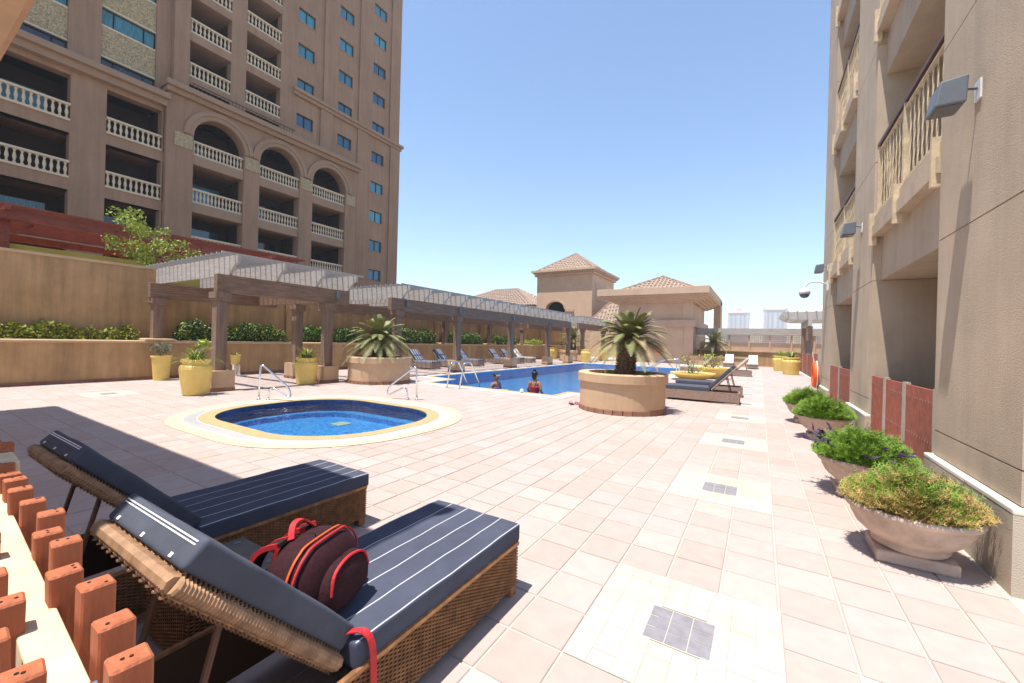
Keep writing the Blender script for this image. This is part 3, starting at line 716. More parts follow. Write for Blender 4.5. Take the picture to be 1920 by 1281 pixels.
# floodlights and camera
def floodlight(y, label):
    f = thing('floodlight', label, 'light', (XW,y,3.55), 0, 'floodlights on the piers')
    MB().box(-.012,0,-.05,.05,-.06,.09).build('wall_plate', 'white_plastic', f)
    MB().tube([(0,0,.03),(-.09,0,.05),(-.12,0,.0)], .012, 6).build('arm', 'grey_box', f)
    h = MB(); h.prism_y([(-.09,.11),(-.25,.09),(-.28,-.10),(-.10,-.10)], -.12, .12); o = h.build('housing', 'grey_box', f, bevel=.01)
    MB().box(-.26,-.12,-.10,.10,-.107,-.1005).build('lens', 'lens', o)
floodlight(4.6, 'grey box floodlight on the pier nearest the terracotta bowls'); floodlight(8.88, 'grey box floodlight on the second pier'); floodlight(12.9, 'grey box floodlight on the last pier above the dome camera')
cm = thing('security_camera', 'white dome security camera on a curved arm at the building corner', 'camera', (XW,12.75,3.1))
MB().box(-.03,.0,-.07,.07,-.12,.12).build('mount', 'white_plastic', cm)
MB().tube([(0,0,.02),(-.2,0,.10),(-.38,0,.10),(-.47,0,.0),(-.48,0,-.06)], .022, 8).build('arm', 'white_plastic', cm, smooth=True)
MB().lathe([(.02,.0),(.10,-.03),(.125,-.10),(.125,-.16)], (-.48,0,-.04), 16).build('housing', 'white_plastic', cm, smooth=True)
MB().lathe([(.11,.0),(.10,-.05),(.06,-.09),(.0,-.105)], (-.48,0,-.20), 16).build('dome', 'grey_box', cm, smooth=True)
def lifebuoy(loc, rot, label):
    o = thing('lifebuoy', label, 'lifebuoy', loc, 0, 'orange lifebuoys'); o.rotation_euler = rot
    mb = MB(); N, n = 28, 10; vs = []; fs = []
    for i in range(N):
        a = 2*math.pi*i/N
        for k in range(n):
            b = 2*math.pi*k/n; rr = .285+.085*math.cos(b); vs.append((rr*math.cos(a), .06*math.sin(b), rr*math.sin(a)))
    for i in range(N):
        for k in range(n): fs.append((i*n+k, ((i+1)%N)*n+k, ((i+1)%N)*n+(k+1)%n, i*n+(k+1)%n))
    mb.add(vs, fs); mb.build('ring', 'orange', o, smooth=True)
    MB().tube([(.36*math.cos(a)*1.02, -.03+.0*a, .36*math.sin(a)*1.02+.015*math.sin(a*8)) for a in [2*math.pi*k/40 for k in range(41)]], .012, 5).build('rope', 'rope', o)
    MB().tube([(0,.02,.36),(0,.05,.5),(0,.06,.62)], .01, 5).build('hanger', 'rope', o)
lifebuoy((1.30,13.85,.80), (0,0,math.pi/2), 'orange lifebuoy with white rope hanging at the end of the tan building')
MB().box(0,0.08,-.04,.04,0,1.5)
lp = tag(MB().box(1.36,1.44,13.80,13.9,0,1.5).build('lifebuoy_post', 'post_cream'), 'short cream post carrying the lifebuoy at the building corner', 'post')
# ------------------------------------------------------------------ canopy slab behind the viewer (its shadow lies on the left of the deck)
cn = thing('entrance_canopy', 'orange-lit entrance canopy slab overhead at the edge of the deck', 'canopy', (-7,-2,0))
CL = Matrix.Translation((7,2,0))
for nm, mm, mb in (('slab', 'soffit', MB().box(-12.2,-2.25,-7,.86,4.62,5.0)), ('edge_moulding', 'soffit', MB().box(-12.25,-2.2,.862,.93,4.72,5.04))):
    o = mb.build(nm, mm, cn); o.matrix_parent_inverse = CL
for x in (-11.8, -7.2, -2.7):
    o = MB().box(x-.25,x+.25,-6.5,-6.0,-.01,4.62).build('column', 'soffit', cn); o.matrix_parent_inverse = CL
# ------------------------------------------------------------------ pergolas
def rafter_mesh():
    # plank along X with scroll-cut front end, local x from 0 (back) to 5.3 (front), z 0..0.5
    pts = [(0,0),(4.55,0),(4.72,-.03),(4.86,.0),(4.98,.10),(5.06,.20),(5.16,.27),(5.3,.30),(5.3,.5),(0,.5)]
    return MB().prism_y(pts, -.04, .04).mesh('rafter', 'wood_grey')
raf_me = rafter_mesh()
post_me = MB().box(-.13,.13,-.13,.13,0,1).mesh('post', 'wood_post')
cap_me = MB().box(-.19,.19,-.19,.19,0,.16).box(-.17,.17,-.17,.17,-.06,-.001).mesh('capital', 'wood_post')
def base_me():
    m_ = MB().box(-.28,.28,-.27,.27,.095,.53); return m_.mesh('post_base', 'planter')
bs_me = base_me(); sk_me = MB().box(-.288,.288,-.278,.278,0,.094).mesh('base_skirting', 'terracotta')
def pergola(name, label, y0, y1, raf_y, posts, back_posts, mid=None):
    P = thing(name, label, 'pergola', (-14,(y0+y1)/2,0), 0, 'pergolas along the planter wall')
    inv = Matrix.Translation((14,-(y0+y1)/2,0))
    def add(o): o.matrix_parent_inverse = inv; return o
    def full_post(x, y, zb, boxed=True):
        if boxed:
            add(inst('post_base', bs_me, P, (x,y,0))); add(inst('base_skirting', sk_me, P, (x,y,0)))
        add(inst('post', post_me, P, (x,y,zb), scale=(1,1,2.47-zb))); add(inst('capital', cap_me, P, (x,y,2.41)))
    for y in posts: full_post(-12.1, y, .53)
    for y in back_posts: full_post(-16.55, y, 1.28, False)
    if mid: full_post(mid[0], mid[1], .53)
    add(MB().box(-12.2,-12.0,y0,y1,2.57,3.05).build('front_beam', 'wood_beam', P, bevel=.012))
    add(MB().box(-16.65,-16.45,y0,y1,2.57,3.05).build('back_beam', 'wood_beam', P, bevel=.012))
    if mid: add(MB().box(-16.44,-12.21,mid[1]-.08,mid[1]+.08,2.6,3.0).build('cross_beam', 'wood_beam', P))
    for y in raf_y: add(inst('rafter', raf_me, P, (-16.9,y,3.052)))
    ya, yb = raf_y[0]-.35, raf_y[-1]+.35
    sm_ = MB().box(-.022,.022,ya,yb,0,.05).mesh('roof_slat', 'wood_grey')
    for k in range(18): add(inst('roof_slat', sm_, P, (-16.75+k*.295,0,3.553)))
    return P, add
P1, ad1 = pergola('pergola', 'short weathered timber pergola bay with four scroll-ended rafters beside the yellow pots', 4.98, 8.95, [5.3,6.52,7.75,8.92], [5.1,8.2], [5.2], (-13.95,8.3))
P2, ad2 = pergola('pergola', 'long weathered timber pergola over the row of striped loungers', 10.8, 28.1, [11.37+1.21*k for k in range(14)], [11.2,14.9,19.7,24.4,27.8], [14.5,19.2,24.0])
P3, ad3 = pergola('pergola', 'far weathered timber pergola bay beyond the long pergola', 29.6, 36.4, [30.0+1.21*k for k in range(6)], [30.6,35.6], [28.7,33.5])
for P, ad, ys in ((P1, ad1, [8.46]), (P2, ad2, [11.55,14.9,19.7,24.4,27.79])):
    for y in ys:
        o = MB().box(-11.998,-11.90,y-.05,y+.05,2.74,2.98).build('wall_lamp', 'grey_box', P, bevel=.01); ad(o)
        MB().box(-11.985,-11.915,y-.035,y+.035,2.725,2.7395).build('lamp_lens', 'lens', o)
# ------------------------------------------------------------------ planters with sago palms
def round_bed(loc, r, h, label, group='round stucco palm beds', ry=None):
    P = thing('round_planter', label, 'planter', loc, 0, group); ry = ry or r; s = ry/r
    MB().lathe([(r-.02,.10),(r-.02,h-.2),(r-.30,h-.2)], (0,0,0), 48, 1, s).build('body', 'planter', P, smooth=False)
    MB().lathe([(r-.02,h-.2),(r+.03,h-.19),(r+.03,h-.02),(r+.01,h),(r-.2,h),(r-.2,h-.1)], (0,0,0), 48, 1, s).build('rim', 'planter', P)
    n = int(2*math.pi*r/.2); mb = MB()
    for k in range(n):
        a0, a1 = 2*math.pi*(k+.04)/n, 2*math.pi*(k+.96)/n
        pts = [((r-.03+q)*math.cos(a), (r-.03+q)*s*math.sin(a)) for q, a in ((0,a0),(.035,a0),(.035,a1),(0,a1))]
        m_ = MB(); m_.prism(pts, 0, .098); m_.build('skirting_tile', 'terracotta', P)
    MB().lathe([(.01,h-.12),(r-.2,h-.12),(r-.2,h-.3)], (0,0,0), 32, 1, s).build('soil', 'soil', P)
    mb = MB(); rn = random.Random(int(abs(loc[0])*100))
    for k in range(900):
        a = rn.random()*6.28; q = (r-.22)*math.sqrt(rn.random()); x, y = q*math.cos(a), q*s*math.sin(a); hh = rn.uniform(.05,.16); t = rn.random()*3.14
        dx, dy = math.cos(t)*.012, math.sin(t)*.012; lx, ly = rn.uniform(-.05,.05), rn.uniform(-.05,.05)
        mb.add([(x-dx,y-dy,h-.13),(x+dx,y+dy,h-.13),(x+lx,y+ly,h-.12+hh)], [(0,1,2)])
    stuff(mb.build('ground_cover', 'grass', P, fix=False))
    return P
def frond_mesh(L_, lift, seed, m):
    rn = random.Random(seed); mb = MB(); N = 34; pts = []
    for i in range(N+1):
        t = i/N; x = L_*(t*math.cos(lift)*(1-.12*t)+.0); z = L_*(math.sin(lift)*t-(.46+.22*math.cos(lift))*t*t*.75); pts.append(Vector((x,0,z)))
    mb.tube(pts[::3], [.012*(1-.8*i/10) for i in range(len(pts[::3]))], 4)
    for i in range(2, N+1):
        for q in (0, .34, .67):
            if i == N and q: continue
            p = pts[i].lerp(pts[min(i+1,N)], q); d = (pts[min(i+1,N)]-pts[i-1]).normalized(); t = (i+q)/N
            ln = L_*.17*(math.sin(math.pi*min(1,t*.92+.10))**.6)*(1-.35*t)
            for s in (-1, 1):
                side = Vector((0,s,0)); v = (side*.80+d*.55+Vector((0,0,-.12+.30*(1-t)))).normalized()
                e = p+v*ln*rn.uniform(.9,1.08)+Vector((0,0,-.10*ln)); wv = d*.0042
                mb.add([p-wv, p+wv, (p+e)/2+wv*.9+Vector((0,0,.02*ln)), e, (p+e)/2-wv*.9+Vector((0,0,.02*ln))], [(0,1,2,4),(4,2,3)])
    return mb.mesh('frond', m)
def palm(loc, th, L_, n, seed, label, lean=(0,0), tr=.17):
    P = thing('sago_palm', label, 'palm', loc, 0, 'sago palms'); rn = random.Random(seed)
    mb = MB(); K = 16; prof = []
    for i in range(K+1):
        z = th*i/K; prof.append((tr*(1.12-.22*i/K)+.016*(i%2), z))
    mb.lathe(prof, (0,0,0), 14); 
    o = mb.build('trunk', 'trunk', P)
    for v in o.data.vertices:
        v.co.x += lean[0]*(v.co.z/th)**1.3+rn.uniform(-.014,.014); v.co.y += lean[1]*(v.co.z/th)+rn.uniform(-.014,.014)
    sb = MB()
    for k in range(130):
        a = k*2.4; z = th*(k+1)/132; rr = tr*(1.12-.22*z/th); c = Vector((lean[0]*(z/th)**1.3+rr*math.cos(a), lean[1]*z/th+rr*math.sin(a), z)); d = Vector((math.cos(a),math.sin(a),.8)).normalized()
        sb.bar(c-d*.02, c+d*.045, .05, .028)
    stuff(sb.build('leaf_scars', 'trunk', P))
    top = Vector((lean[0],lean[1],th-.03)); kinds = []
    for q, lf in enumerate((80,66,52,40,28,14,-2)):
        kinds.append([frond_mesh(L_*(1-.05*(q==0)), R(lf), seed*10+q*2+e, 'frond' if not (q >= 5 and e) else 'frond_dry') for e in (0,1)])
    for k in range(n):
        t = (k+.5)/n; q = min(6, int(t**.62*7)); me = kinds[q][0 if rn.random() < .75 else 1]; a = k*2.39996+rn.uniform(-.15,.15)
        inst('frond', me, P, top, (rn.uniform(-.12,.12), rn.uniform(-.1,.1), a), (rn.uniform(.88,1.1),)*3)
    return P
round_bed((-2.70,9.35,0), .97, .85, 'round ochre stucco planter holding the big palm beside the pool')
palm((-2.66,9.4,.70), .95, 1.2, 78, 1, 'large sago palm with a leaning trunk in the round bed by the pool', (.10,0), .19)
round_bed((-11.0,9.45,0), 1.02, .86, 'round ochre stucco planter between the two near pergolas')
palm((-11.0,9.4,.70), .78, 1.4, 74, 2, 'sago palm in the round bed between the two pergolas', (.02,0), .19)
round_bed((-13.2,31.4,0), 1.15, .9, 'round stucco planter with a palm at the far end of the long pergola')
palm((-13.2,31.4,.75), 1.15, 1.75, 46, 3, 'sago palm at the far end of the long pergola', (0,0), .2)
bx = thing('palm_bed', 'low cream walled planting bed in front of the lattice screen', 'planter', (-2.6,36.6,0))
MB().box(-2.3,2.2,-.9,.9,-.01,.62).build('body', 'planter', bx); MB().box(-2.36,2.26,-.96,.96,.62,.72).build('rim', 'stucco_cap', bx)
MB().box(-2.1,2.0,-.7,.7,.722,.74).build('soil', 'grass', bx)
palm((-3.2,36.6,.70), 1.15, 1.75, 44, 4, 'sago palm in the walled bed beside the pavilion', (0,0), .22)
# ------------------------------------------------------------------ pavilion, tower block, hip roof, screen wall
PV = thing('pool_pavilion', 'low peach pavilion with deep flat eaves and hipped clay tile roof', 'building', (-8,39,0))
VL = Matrix.Translation((8,-39,0))
def vp(mb, name, m, **k): o = mb.build(name, m, PV, **k); o.matrix_parent_inverse = VL; return o
y0 = 35.9
vp(MB().box(-10.9,-4.7,y0,45,-.01,3.05), 'wall', 'stucco_pav')
for x0, x1 in ((-10.95,-10.3),(-5.35,-4.65)): vp(MB().box(x0,x1,y0-.08,y0+.6,-.01,3.05), 'corner_pier', 'stucco_pav')
vp(MB().box(-11.1,-4.5,y0-.25,45.2,3.05,3.62), 'band_course', 'stucco_pav2', bevel=.03)
vp(MB().box(-10.75,-4.85,y0+.05,44.9,3.62,5.05), 'clerestory_wall', 'stucco_pav')
for x0, x1 in ((-10.85,-10.1),(-5.5,-4.75)): vp(MB().box(x0,x1,y0-.02,y0+.6,3.62,5.05), 'upper_pier', 'stucco_pav')
vp(MB().box(-4.86,-4.78,y0+1.0,44,3.7,4.9), 'louvre', 'stucco_pav2')
# coved eave: stepped profile
for k in range(5):
    e = .25+.26*k; vp(MB().box(-10.85-e,-4.75+e,y0-e,45+e,5.05+.115*k,5.05+.115*(k+1)-.001), 'eave_cove', 'stucco_pav')
vp(MB().box(-12.35,-3.4,y0-1.5,46.4,5.63,6.2), 'eave_slab', 'stucco_pav', bevel=.02)
def hip_roof(x0, x1, ya, yb, z0, z1, pitch_, addf, ridge_in):
    """corrugated clay tile slopes as one part, ridges as separate parts"""
    cx = (x0+x1)/2; cy = (ya+yb)/2; w2 = min(x1-x0, yb-ya)/2
    if yb-ya >= x1-x0: R0, R1 = (cx,ya+w2*ridge_in,z1), (cx,yb-w2*ridge_in,z1)
    else: R0, R1 = (x0+w2*ridge_in,cy,z1), (x1-w2*ridge_in,cy,z1)
    c = [(x0,ya,z0),(x1,ya,z0),(x1,yb,z0),(x0,yb,z0)]
    if yb-ya >= x1-x0: sl = [(c[0],c[1],R0,R0),(c[1],c[2],R1,R0),(c[2],c[3],R1,R1),(c[3],c[0],R0,R1)]
    else: sl = [(c[0],c[1],R1,R0),(c[1],c[2],R1,R1),(c[2],c[3],R0,R1),(c[3],c[0],R0,R0)]
    mb = MB()
    for a, b, t1, t0 in sl:
        a, b, t0, t1 = map(Vector, (a,b,t0,t1)); mb.quad(a,b,t1,t0)
        n = ((b-a).cross(t0-a)).normalized(); n = n if n.z > 0 else -n
        L_ = (b-a).length; e = (b-a)/L_; h = ((t0-a)-e*(t0-a).dot(e)); Hn = h.length; hd = h/Hn; s0 = (t0-a).dot(e); s1 = (t1-a).dot(e); cnt = int(L_/pitch_)
        for k in range(cnt):
            u = (k+.5)*L_/cnt
            top = 1.0 if s0 <= u <= s1 else (u/s0 if u < s0 else (L_-u)/(L_-s1))
            run = Hn*top; rows = max(1, int(run/(pitch_*1.5)))
            for r_ in range(rows):
                p0 = a+e*u+hd*run*r_/rows+n*.07*pitch_/.3; p1 = a+e*u+hd*run*(r_+1)/rows+n*.02
                mb.add([p0-e*pitch_*.30-n*.04, p0+n*.045*pitch_/.3, p0+e*pitch_*.30-n*.04, p1-e*pitch_*.26-n*.03, p1+n*.03, p1+e*pitch_*.26-n*.03], [(0,1,4,3),(1,2,5,4),(0,2,1)])
    stuff(addf(mb, 'roof_tiles', 'roof'))
    for cc, rr in zip(c, (R0, R1 if yb-ya < x1-x0 else R0, R1, R0 if yb-ya < x1-x0 else R1)):
        addf(MB().tube([cc, rr], .11, 6), 'ridge', 'roof_dark')
    addf(MB().tube([R0, R1], .12, 6), 'ridge', 'roof_dark')
hip_roof(-11.3,-4.4,36.2,45.4,6.21,7.9,.34,vp,.98)
vp(MB().box(-4.0,-3.4,45.0,47,-.01,6.0), 'rear_wall', 'stucco_pav')
lifebuoy((-7.3,35.82,1.15), (0,0,0), 'orange lifebuoy mounted on the peach pavilion wall')
TB = thing('stair_tower', 'square peach tower with dentil cornice, arched opening and pyramid tile roof', 'building', (-20,49,0))
TBL = Matrix.Translation((20,-49,0))
def tb_(mb, name, m, **k): o = mb.build(name, m, TB, **k); o.matrix_parent_inverse = TBL; return o
m_ = MB(); xa, xb = -24.0, -16.75
a0, a1, sp = -22.65, -20.15, 5.5; c_ = (a0+a1)/2; r_ = (a1-a0)/2
pts = [(xa,-14),(xb,-14),(xb,9.6),(xa,9.6)]
# front wall with segmental arch opening
m_.quad((xa,45,-14),(a0,45,-14),(a0,45,9.6),(xa,45,9.6)); m_.quad((a1,45,-14),(xb,45,-14),(xb,45,9.6),(a1,45,9.6)); m_.quad((a0,45,-14),(a1,45,-14),(a1,45,3.2),(a0,45,3.2))
N = 16
for k in range(N):
    u0, u1 = -1+2*k/N, -1+2*(k+1)/N; f = lambda u: sp+.95*math.sqrt(max(0,1-u*u))
    m_.quad((c_+u0*r_,45,f(u0)),(c_+u1*r_,45,f(u1)),(c_+u1*r_,45,9.6),(c_+u0*r_,45,9.6)); m_.quad((c_+u0*r_,45,f(u0)),(c_+u1*r_,45,f(u1)),(c_+u1*r_,45.6,f(u1)),(c_+u0*r_,45.6,f(u0)))
m_.quad((xb,45,-14),(xb,53,-14),(xb,53,9.6),(xb,45,9.6)); m_.quad((xa,45,-14),(xa,53,-14),(xa,53,9.6),(xa,45,9.6)); m_.quad((xa,53,-14),(xb,53,-14),(xb,53,9.6),(xa,53,9.6))
tb_(m_, 'wall', 'stucco_pav')
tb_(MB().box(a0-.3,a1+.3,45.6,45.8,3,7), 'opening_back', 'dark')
vs = []; fs = []
for k in range(N+1):
    u = -1+2*k/N; s_ = math.sqrt(max(0,1-u*u))
    for ex, ez, yy in ((1.0,1.0,44.85),(1.14,1.26,44.85),(1.14,1.26,45.01),(1.0,1.0,45.01)): vs.append((c_+u*r_*ex,yy,sp+.95*s_*ez))
for k in range(N):
    for e in range(4): fs.append((k*4+e,k*4+(e+1)%4,k*4+4+(e+1)%4,k*4+4+e))
tb_(MB().add(vs,fs).box(a0-1.2,a0-.15,44.85,45.01,5.2,5.5).box(a1+.15,a1+1.2,44.85,45.01,5.2,5.5), 'arch_moulding', 'stucco_pav2')
tb_(MB().box(xb-.02,xb+.06,46.0,50,6.6,8.6), 'louvre', 'stucco_pav2')
tb_(MB().box(xa-.25,xb+.25,44.75,53.25,9.6,9.85), 'cornice', 'stucco_pav2'); tb_(MB().box(xa-.6,xb+.6,44.4,53.6,10.05,10.3), 'cornice', 'stucco_pav')
dn = MB().box(-.1,.1,-.1,.1,0,.2).mesh('dentil','stucco_pav2')
for k in range(26): o = inst('dentil', dn, TB, (xa-.2+k*.31,44.62,9.85)); o.matrix_parent_inverse = TBL
for k in range(28): o = inst('dentil', dn, TB, (xb+.36,44.9+k*.31,9.85)); o.matrix_parent_inverse = TBL
hip_roof(xa-.1,xb+.1,44.9,53.1,10.3,12.9,.36,tb_,.98)
# lower roof beside it
AN = thing('annex_roof', 'low annex with sloping clay tile roof between the tower and the pavilion', 'building', (-14,46,0))
def an(mb, name, m, **k): o = mb.build(name, m, AN, **k); o.matrix_parent_inverse = Matrix.Translation((14,-46,0)); return o
an(MB().box(-16.6,-11.2,44,53,-14,3.9), 'wall', 'stucco_pav'); hip_roof(-16.7,-11.0,43.8,53.2,3.9,7.4,.36,an,.98)
HR = thing('far_house', 'distant house whose pale tiled hip roof shows above the pergola', 'building', (-43,66,0))
def hr(mb, name, m, **k): o = mb.build(name, m, HR, **k); o.matrix_parent_inverse = Matrix.Translation((43,-66,0)); return o
hr(MB().box(-52,-33,60,74,-14,7.6), 'wall', 'stucco_pav'); hip_roof(-53,-32,59.2,75,7.6,11.6,.5,hr,1.0)
SW = thing('screen_wall', 'pierced lattice screen wall with grey coping at the far end of the deck', 'wall', (1,38,0))
def sw(mb, name, m, **k): o = mb.build(name, m, SW, **k); o.matrix_parent_inverse = Matrix.Translation((-1,-38,0)); return o
sw(MB().box(-4.6,8,38,38.4,-.01,1.15), 'base_wall', 'stucco_left'); sw(MB().box(-4.6,8,37.9,38.5,1.15,1.25), 'sill', 'stucco_cap')
sw(MB().box(-4.6,8,37.95,38.45,2.5,3.03), 'coping_beam', 'wood_grey')
for k in range(9):
    x = -3.6+k*1.42; sw(MB().box(x-.06,x+.06,38.05,38.35,1.25,2.5), 'mullion', 'stucco_pav2')
    if k < 8:
        lm = MB()
        for i in range(9):
            for j in range(8):
                px, pz = x+.06+(i+.5)*1.30/9, 1.25+(j+.5)*1.25/8
                lm.lathe([(.036,-.02),(.078,-.02),(.078,.02),(.036,.02),(.036,-.02)], (0,0,0), 8)
                n0 = len(lm.v)-40
                for q in range(n0, len(lm.v)):
                    v = lm.v[q]; lm.v[q] = (px+v[0], 38.2+v[2], pz+v[1])
        # remove lathe end caps (n-gons) so that the rings stay open
        lm.f = [f for f in lm.f if len(f) == 4]
        for i in range(10): lm.box(x+.06+i*1.30/9-.008,x+.06+i*1.30/9+.008,38.185,38.215,1.25,2.5)
        for j in range(9): lm.box(x+.06,x+1.36,38.186,38.214,1.25+j*1.25/8-.008,1.25+j*1.25/8+.008)
        stuff(sw(lm, 'lattice', 'stucco_pav2'))
sw(MB().box(-5,9,41,41.3,-14,1.9), 'rear_parapet', 'stucco_pav')
FP = thing('pergola', 'small weathered timber pergola beside the lattice screen behind the red fence', 'pergola', (3,34,0))
def fp(mb, name, m): o = mb.build(name, m, FP); o.matrix_parent_inverse = Matrix.Translation((-3,-34,0)); return o
for x, y in ((2.75,33.0),(2.75,36.5),(6.5,33.0),(6.5,36.5)): fp(MB().box(x-.17,x+.17,y-.17,y+.17,-.01,3.0), 'post', 'wood_post')
fp(MB().box(2.6,2.8,32,37.4,3.0,3.4), 'beam', 'wood_grey'); fp(MB().box(6.4,6.6,32,37.4,3.0,3.4), 'beam', 'wood_grey')
for k in range(6): fp(MB().prism_y([(7.6,3.40),(1.9,3.40),(1.4,3.55),(1.2,3.72),(1.2,3.9),(7.6,3.9)], 32.3+k*.95, 32.38+k*.95), 'rafter', 'wood_grey')
for k in range(12): fp(MB().box(1.5+k*.5,1.55+k*.5,32,37.4,3.902,3.95), 'roof_slat', 'wood_grey')
# ------------------------------------------------------------------ distant city
def far_tower(cx, w_, top, label, roof):
    o = thing('far_tower', label, 'building', (cx,700,-14), 0, 'hazy towers on the horizon')
    MB().box(-w_/2,w_/2,0,w_,0,top+14).build('wall', 'far_wall', o)
    h = top+14
    for k in range(12):
        z = h-3-k*3.4
        for q, x in enumerate((-.30,-.12,.12,.30)):
            MB().box(w_*x-1.3,w_*x+1.3,-.25,-.01,z-1.7,z).build('window', 'far_glass', o)
    for x in (-.46,.46): MB().box(w_*x-1,w_*x+1,-.6,-.01,0,h).build('pier', 'far_wall', o)
    MB().box(-w_/2-.8,w_/2+.8,-.8,w_+.8,h,h+1.2).build('cornice', 'far_wall', o)
    if roof == 'tiered':
        MB().add([(-w_/2,0,h+1.2),(w_/2,0,h+1.2),(w_/2,w_,h+1.2),(-w_/2,w_,h+1.2),(-w_*.2,w_*.3,h+4.5),(w_*.2,w_*.3,h+4.5),(w_*.2,w_*.7,h+4.5),(-w_*.2,w_*.7,h+4.5)],[(0,1,5,4),(1,2,6,5),(2,3,7,6),(3,0,4,7),(4,5,6,7)]).build('roof', 'stucco_pav', o)
        MB().box(-w_*.12,w_*.12,w_*.35,w_*.65,h+4.5,h+8).build('lantern', 'far_wall', o)
    else:
        MB().add([(-w_/2,0,h+1.2),(w_/2,0,h+1.2),(w_/2,w_,h+1.2),(-w_/2,w_,h+1.2),(0,w_/2,h+6)],[(0,1,4),(1,2,4),(2,3,4),(3,0,4)]).build('roof', 'stucco_pav', o)
        for x in (-.45,.45): MB().box(w_*x-1.6,w_*x+1.6,0,3,h+1.2,h+3).build('turret', 'far_wall', o)
far_tower(-29.0, 28.4, 52.5, 'hazy distant tower with a tiered lantern roof', 'tiered')
far_tower(18.0, 28.8, 56.5, 'hazy distant tower with a broad pyramid roof and corner turrets', 'pyramid')
DM = thing('domed_building', 'distant white building with domes at the edge of the tan building', 'building', (76,700,-14))
MB().box(-20,26,0,30,0,64).build('wall', 'dome_white', DM)
for x, r_, z in ((-13,5.5,64),(0,9.5,64),(16,10,64)):
    MB().lathe([(r_*math.cos(a),4+r_*math.sin(a)) for a in [R(8*k) for k in range(12)]]+[(.2,4+r_)], (x,12,z), 20).build('dome', 'dome_white', DM, smooth=True)
    MB().lathe([(r_*.98,0),(r_*.98,4.2)], (x,12,z), 20).build('drum', 'dome_white', DM)
for k in range(8): MB().box(-18+k*5,-16+k*5,-.3,-.01,58,61).build('window', 'far_glass', DM)
# ------------------------------------------------------------------ air
hz = stuff(MB().box(-1550,1550,-1550,1550,-15,90).build('haze', None))
hm = bpy.data.materials.new('haze'); hm.use_nodes = True; hn = hm.node_tree.nodes; hn.clear()
ho = hn.new('ShaderNodeOutputMaterial'); pv = hn.new('ShaderNodeVolumePrincipled'); pv.inputs['Color'].default_value = (.82, .90, 1, 1); pv.inputs['Density'].default_value = .0006; pv.inputs['Anisotropy'].default_value = .2
hm.node_tree.links.new(pv.outputs[0], ho.inputs['Volume']); hz.data.materials.append(hm)
# ------------------------------------------------------------------ pots and plants
def strap_plant(P, z, n, L_, seed, m='leaf_strap', spread=1.0, wd=.028):
    rn = random.Random(seed)
    for half in range(2):
        mb = MB()
        for k in range(n//2):
            a = rn.random()*6.28; l = L_*rn.uniform(.65,1.1); up_ = rn.uniform(.35,1.15); b = Vector((rn.uniform(-.08,.08),rn.uniform(-.08,.08),z)); dr = Vector((math.cos(a),math.sin(a),0)); sd = Vector((-dr.y,dr.x,0))
            prev = None; S = 6
            for i in range(S+1):
                t = i/S; p = b+dr*l*spread*(t*math.cos(up_)+.1*t*t)+Vector((0,0,l*(t*math.sin(up_)*1.3-.62*t*t*(.5+.5*math.cos(up_)))))
                w_ = wd*(1-t)**.6*.5+.001
                cur = (p-sd*w_, p+sd*w_)
                if prev: mb.quad(prev[0],prev[1],cur[1],cur[0])
                prev = cur
        stuff(mb.build('leaves', m if half == 0 else ('leaf_light' if m == 'leaf_strap' else m), P, fix=False))
def urn(loc, r, h, label, plant='strap', seed=1, group='yellow pots'):
    P = thing('yellow_pot', label, 'pot', loc, 0, group)
    MB().lathe([(r*.70,0),(r*.78,.02),(r*.93,h*.45),(r,h*.72),(r*.97,h*.80),(r*.80,h*.86),(r*.80,h*.90),(r*.90,h*.92),(r*.90,h),(r*.74,h),(r*.72,h*.88)], (0,0,0), 32).build('body', 'yellow_pot', P, smooth=False, bevel=.006)
    MB().lathe([(.01,h*.9),(r*.73,h*.9),(r*.73,h*.86)], (0,0,0), 20).build('soil', 'soil', P)
    if plant == 'strap': strap_plant(P, h*.9, 130, .60 if r < .4 else .80, seed)
    return P
urn((-11.62,4.42,0), .33, .86, 'large yellow urn with spiky strap-leaf plant beside the first pergola post', 'strap', 1)
sk = thing('succulent_stem', 'tall thin pale stem with rosette heads growing from the large yellow urn', 'plant', (-11.62,4.45,.72))
MB().tube([(0,0,0),(.02,.03,.3),(.06,.10,.52)], .012, 6).tube([(.02,.03,.25),(-.10,.02,.45)], .008, 5).build('stem', 'post_cream', sk)
mb = MB(); leaf_cloud(mb, 46, (-.03,.15,.0,.2,.48,.60), .10, 4); leaf_cloud(mb, 30, (-.17,-.04,-.04,.08,.42,.50), .09, 5); stuff(mb.build('rosette', 'leaf_light', sk, fix=False))
urn((-12.0,7.45,0), .33, .82, 'yellow urn with bright green strap leaves by the second pergola post', 'strap', 2)
P = thing('tapered_pot', 'tall plain tapered yellow pot with dry grey shrub by the planter wall', 'pot', (-15.8,5.1,0), 0, 'yellow pots')
MB().lathe([(.19,0),(.24,.70),(.265,.71),(.265,.75),(.21,.75),(.20,.68)], (0,0,0), 28).build('body', 'yellow_pot', P); MB().lathe([(.01,.70),(.21,.70),(.2,.66)], (0,0,0), 16).build('soil', 'soil', P)
mb = MB(); leaf_cloud(mb, 700, (-.24,.24,-.28,.28,.82,1.18), .045, 8, lambda p, r: ((p.x/.24)**2+(p.y/.28)**2+((p.z-1.0)/.19)**2) < 1); stuff(mb.build('foliage', 'leaf_grey', P, fix=False))
mb = MB()
for k in range(7): mb.tube([(0,0,.7),(random.uniform(-.15,.15),random.uniform(-.18,.18),1.05)], .006, 4)
mb.build('stem', 'twig', P)
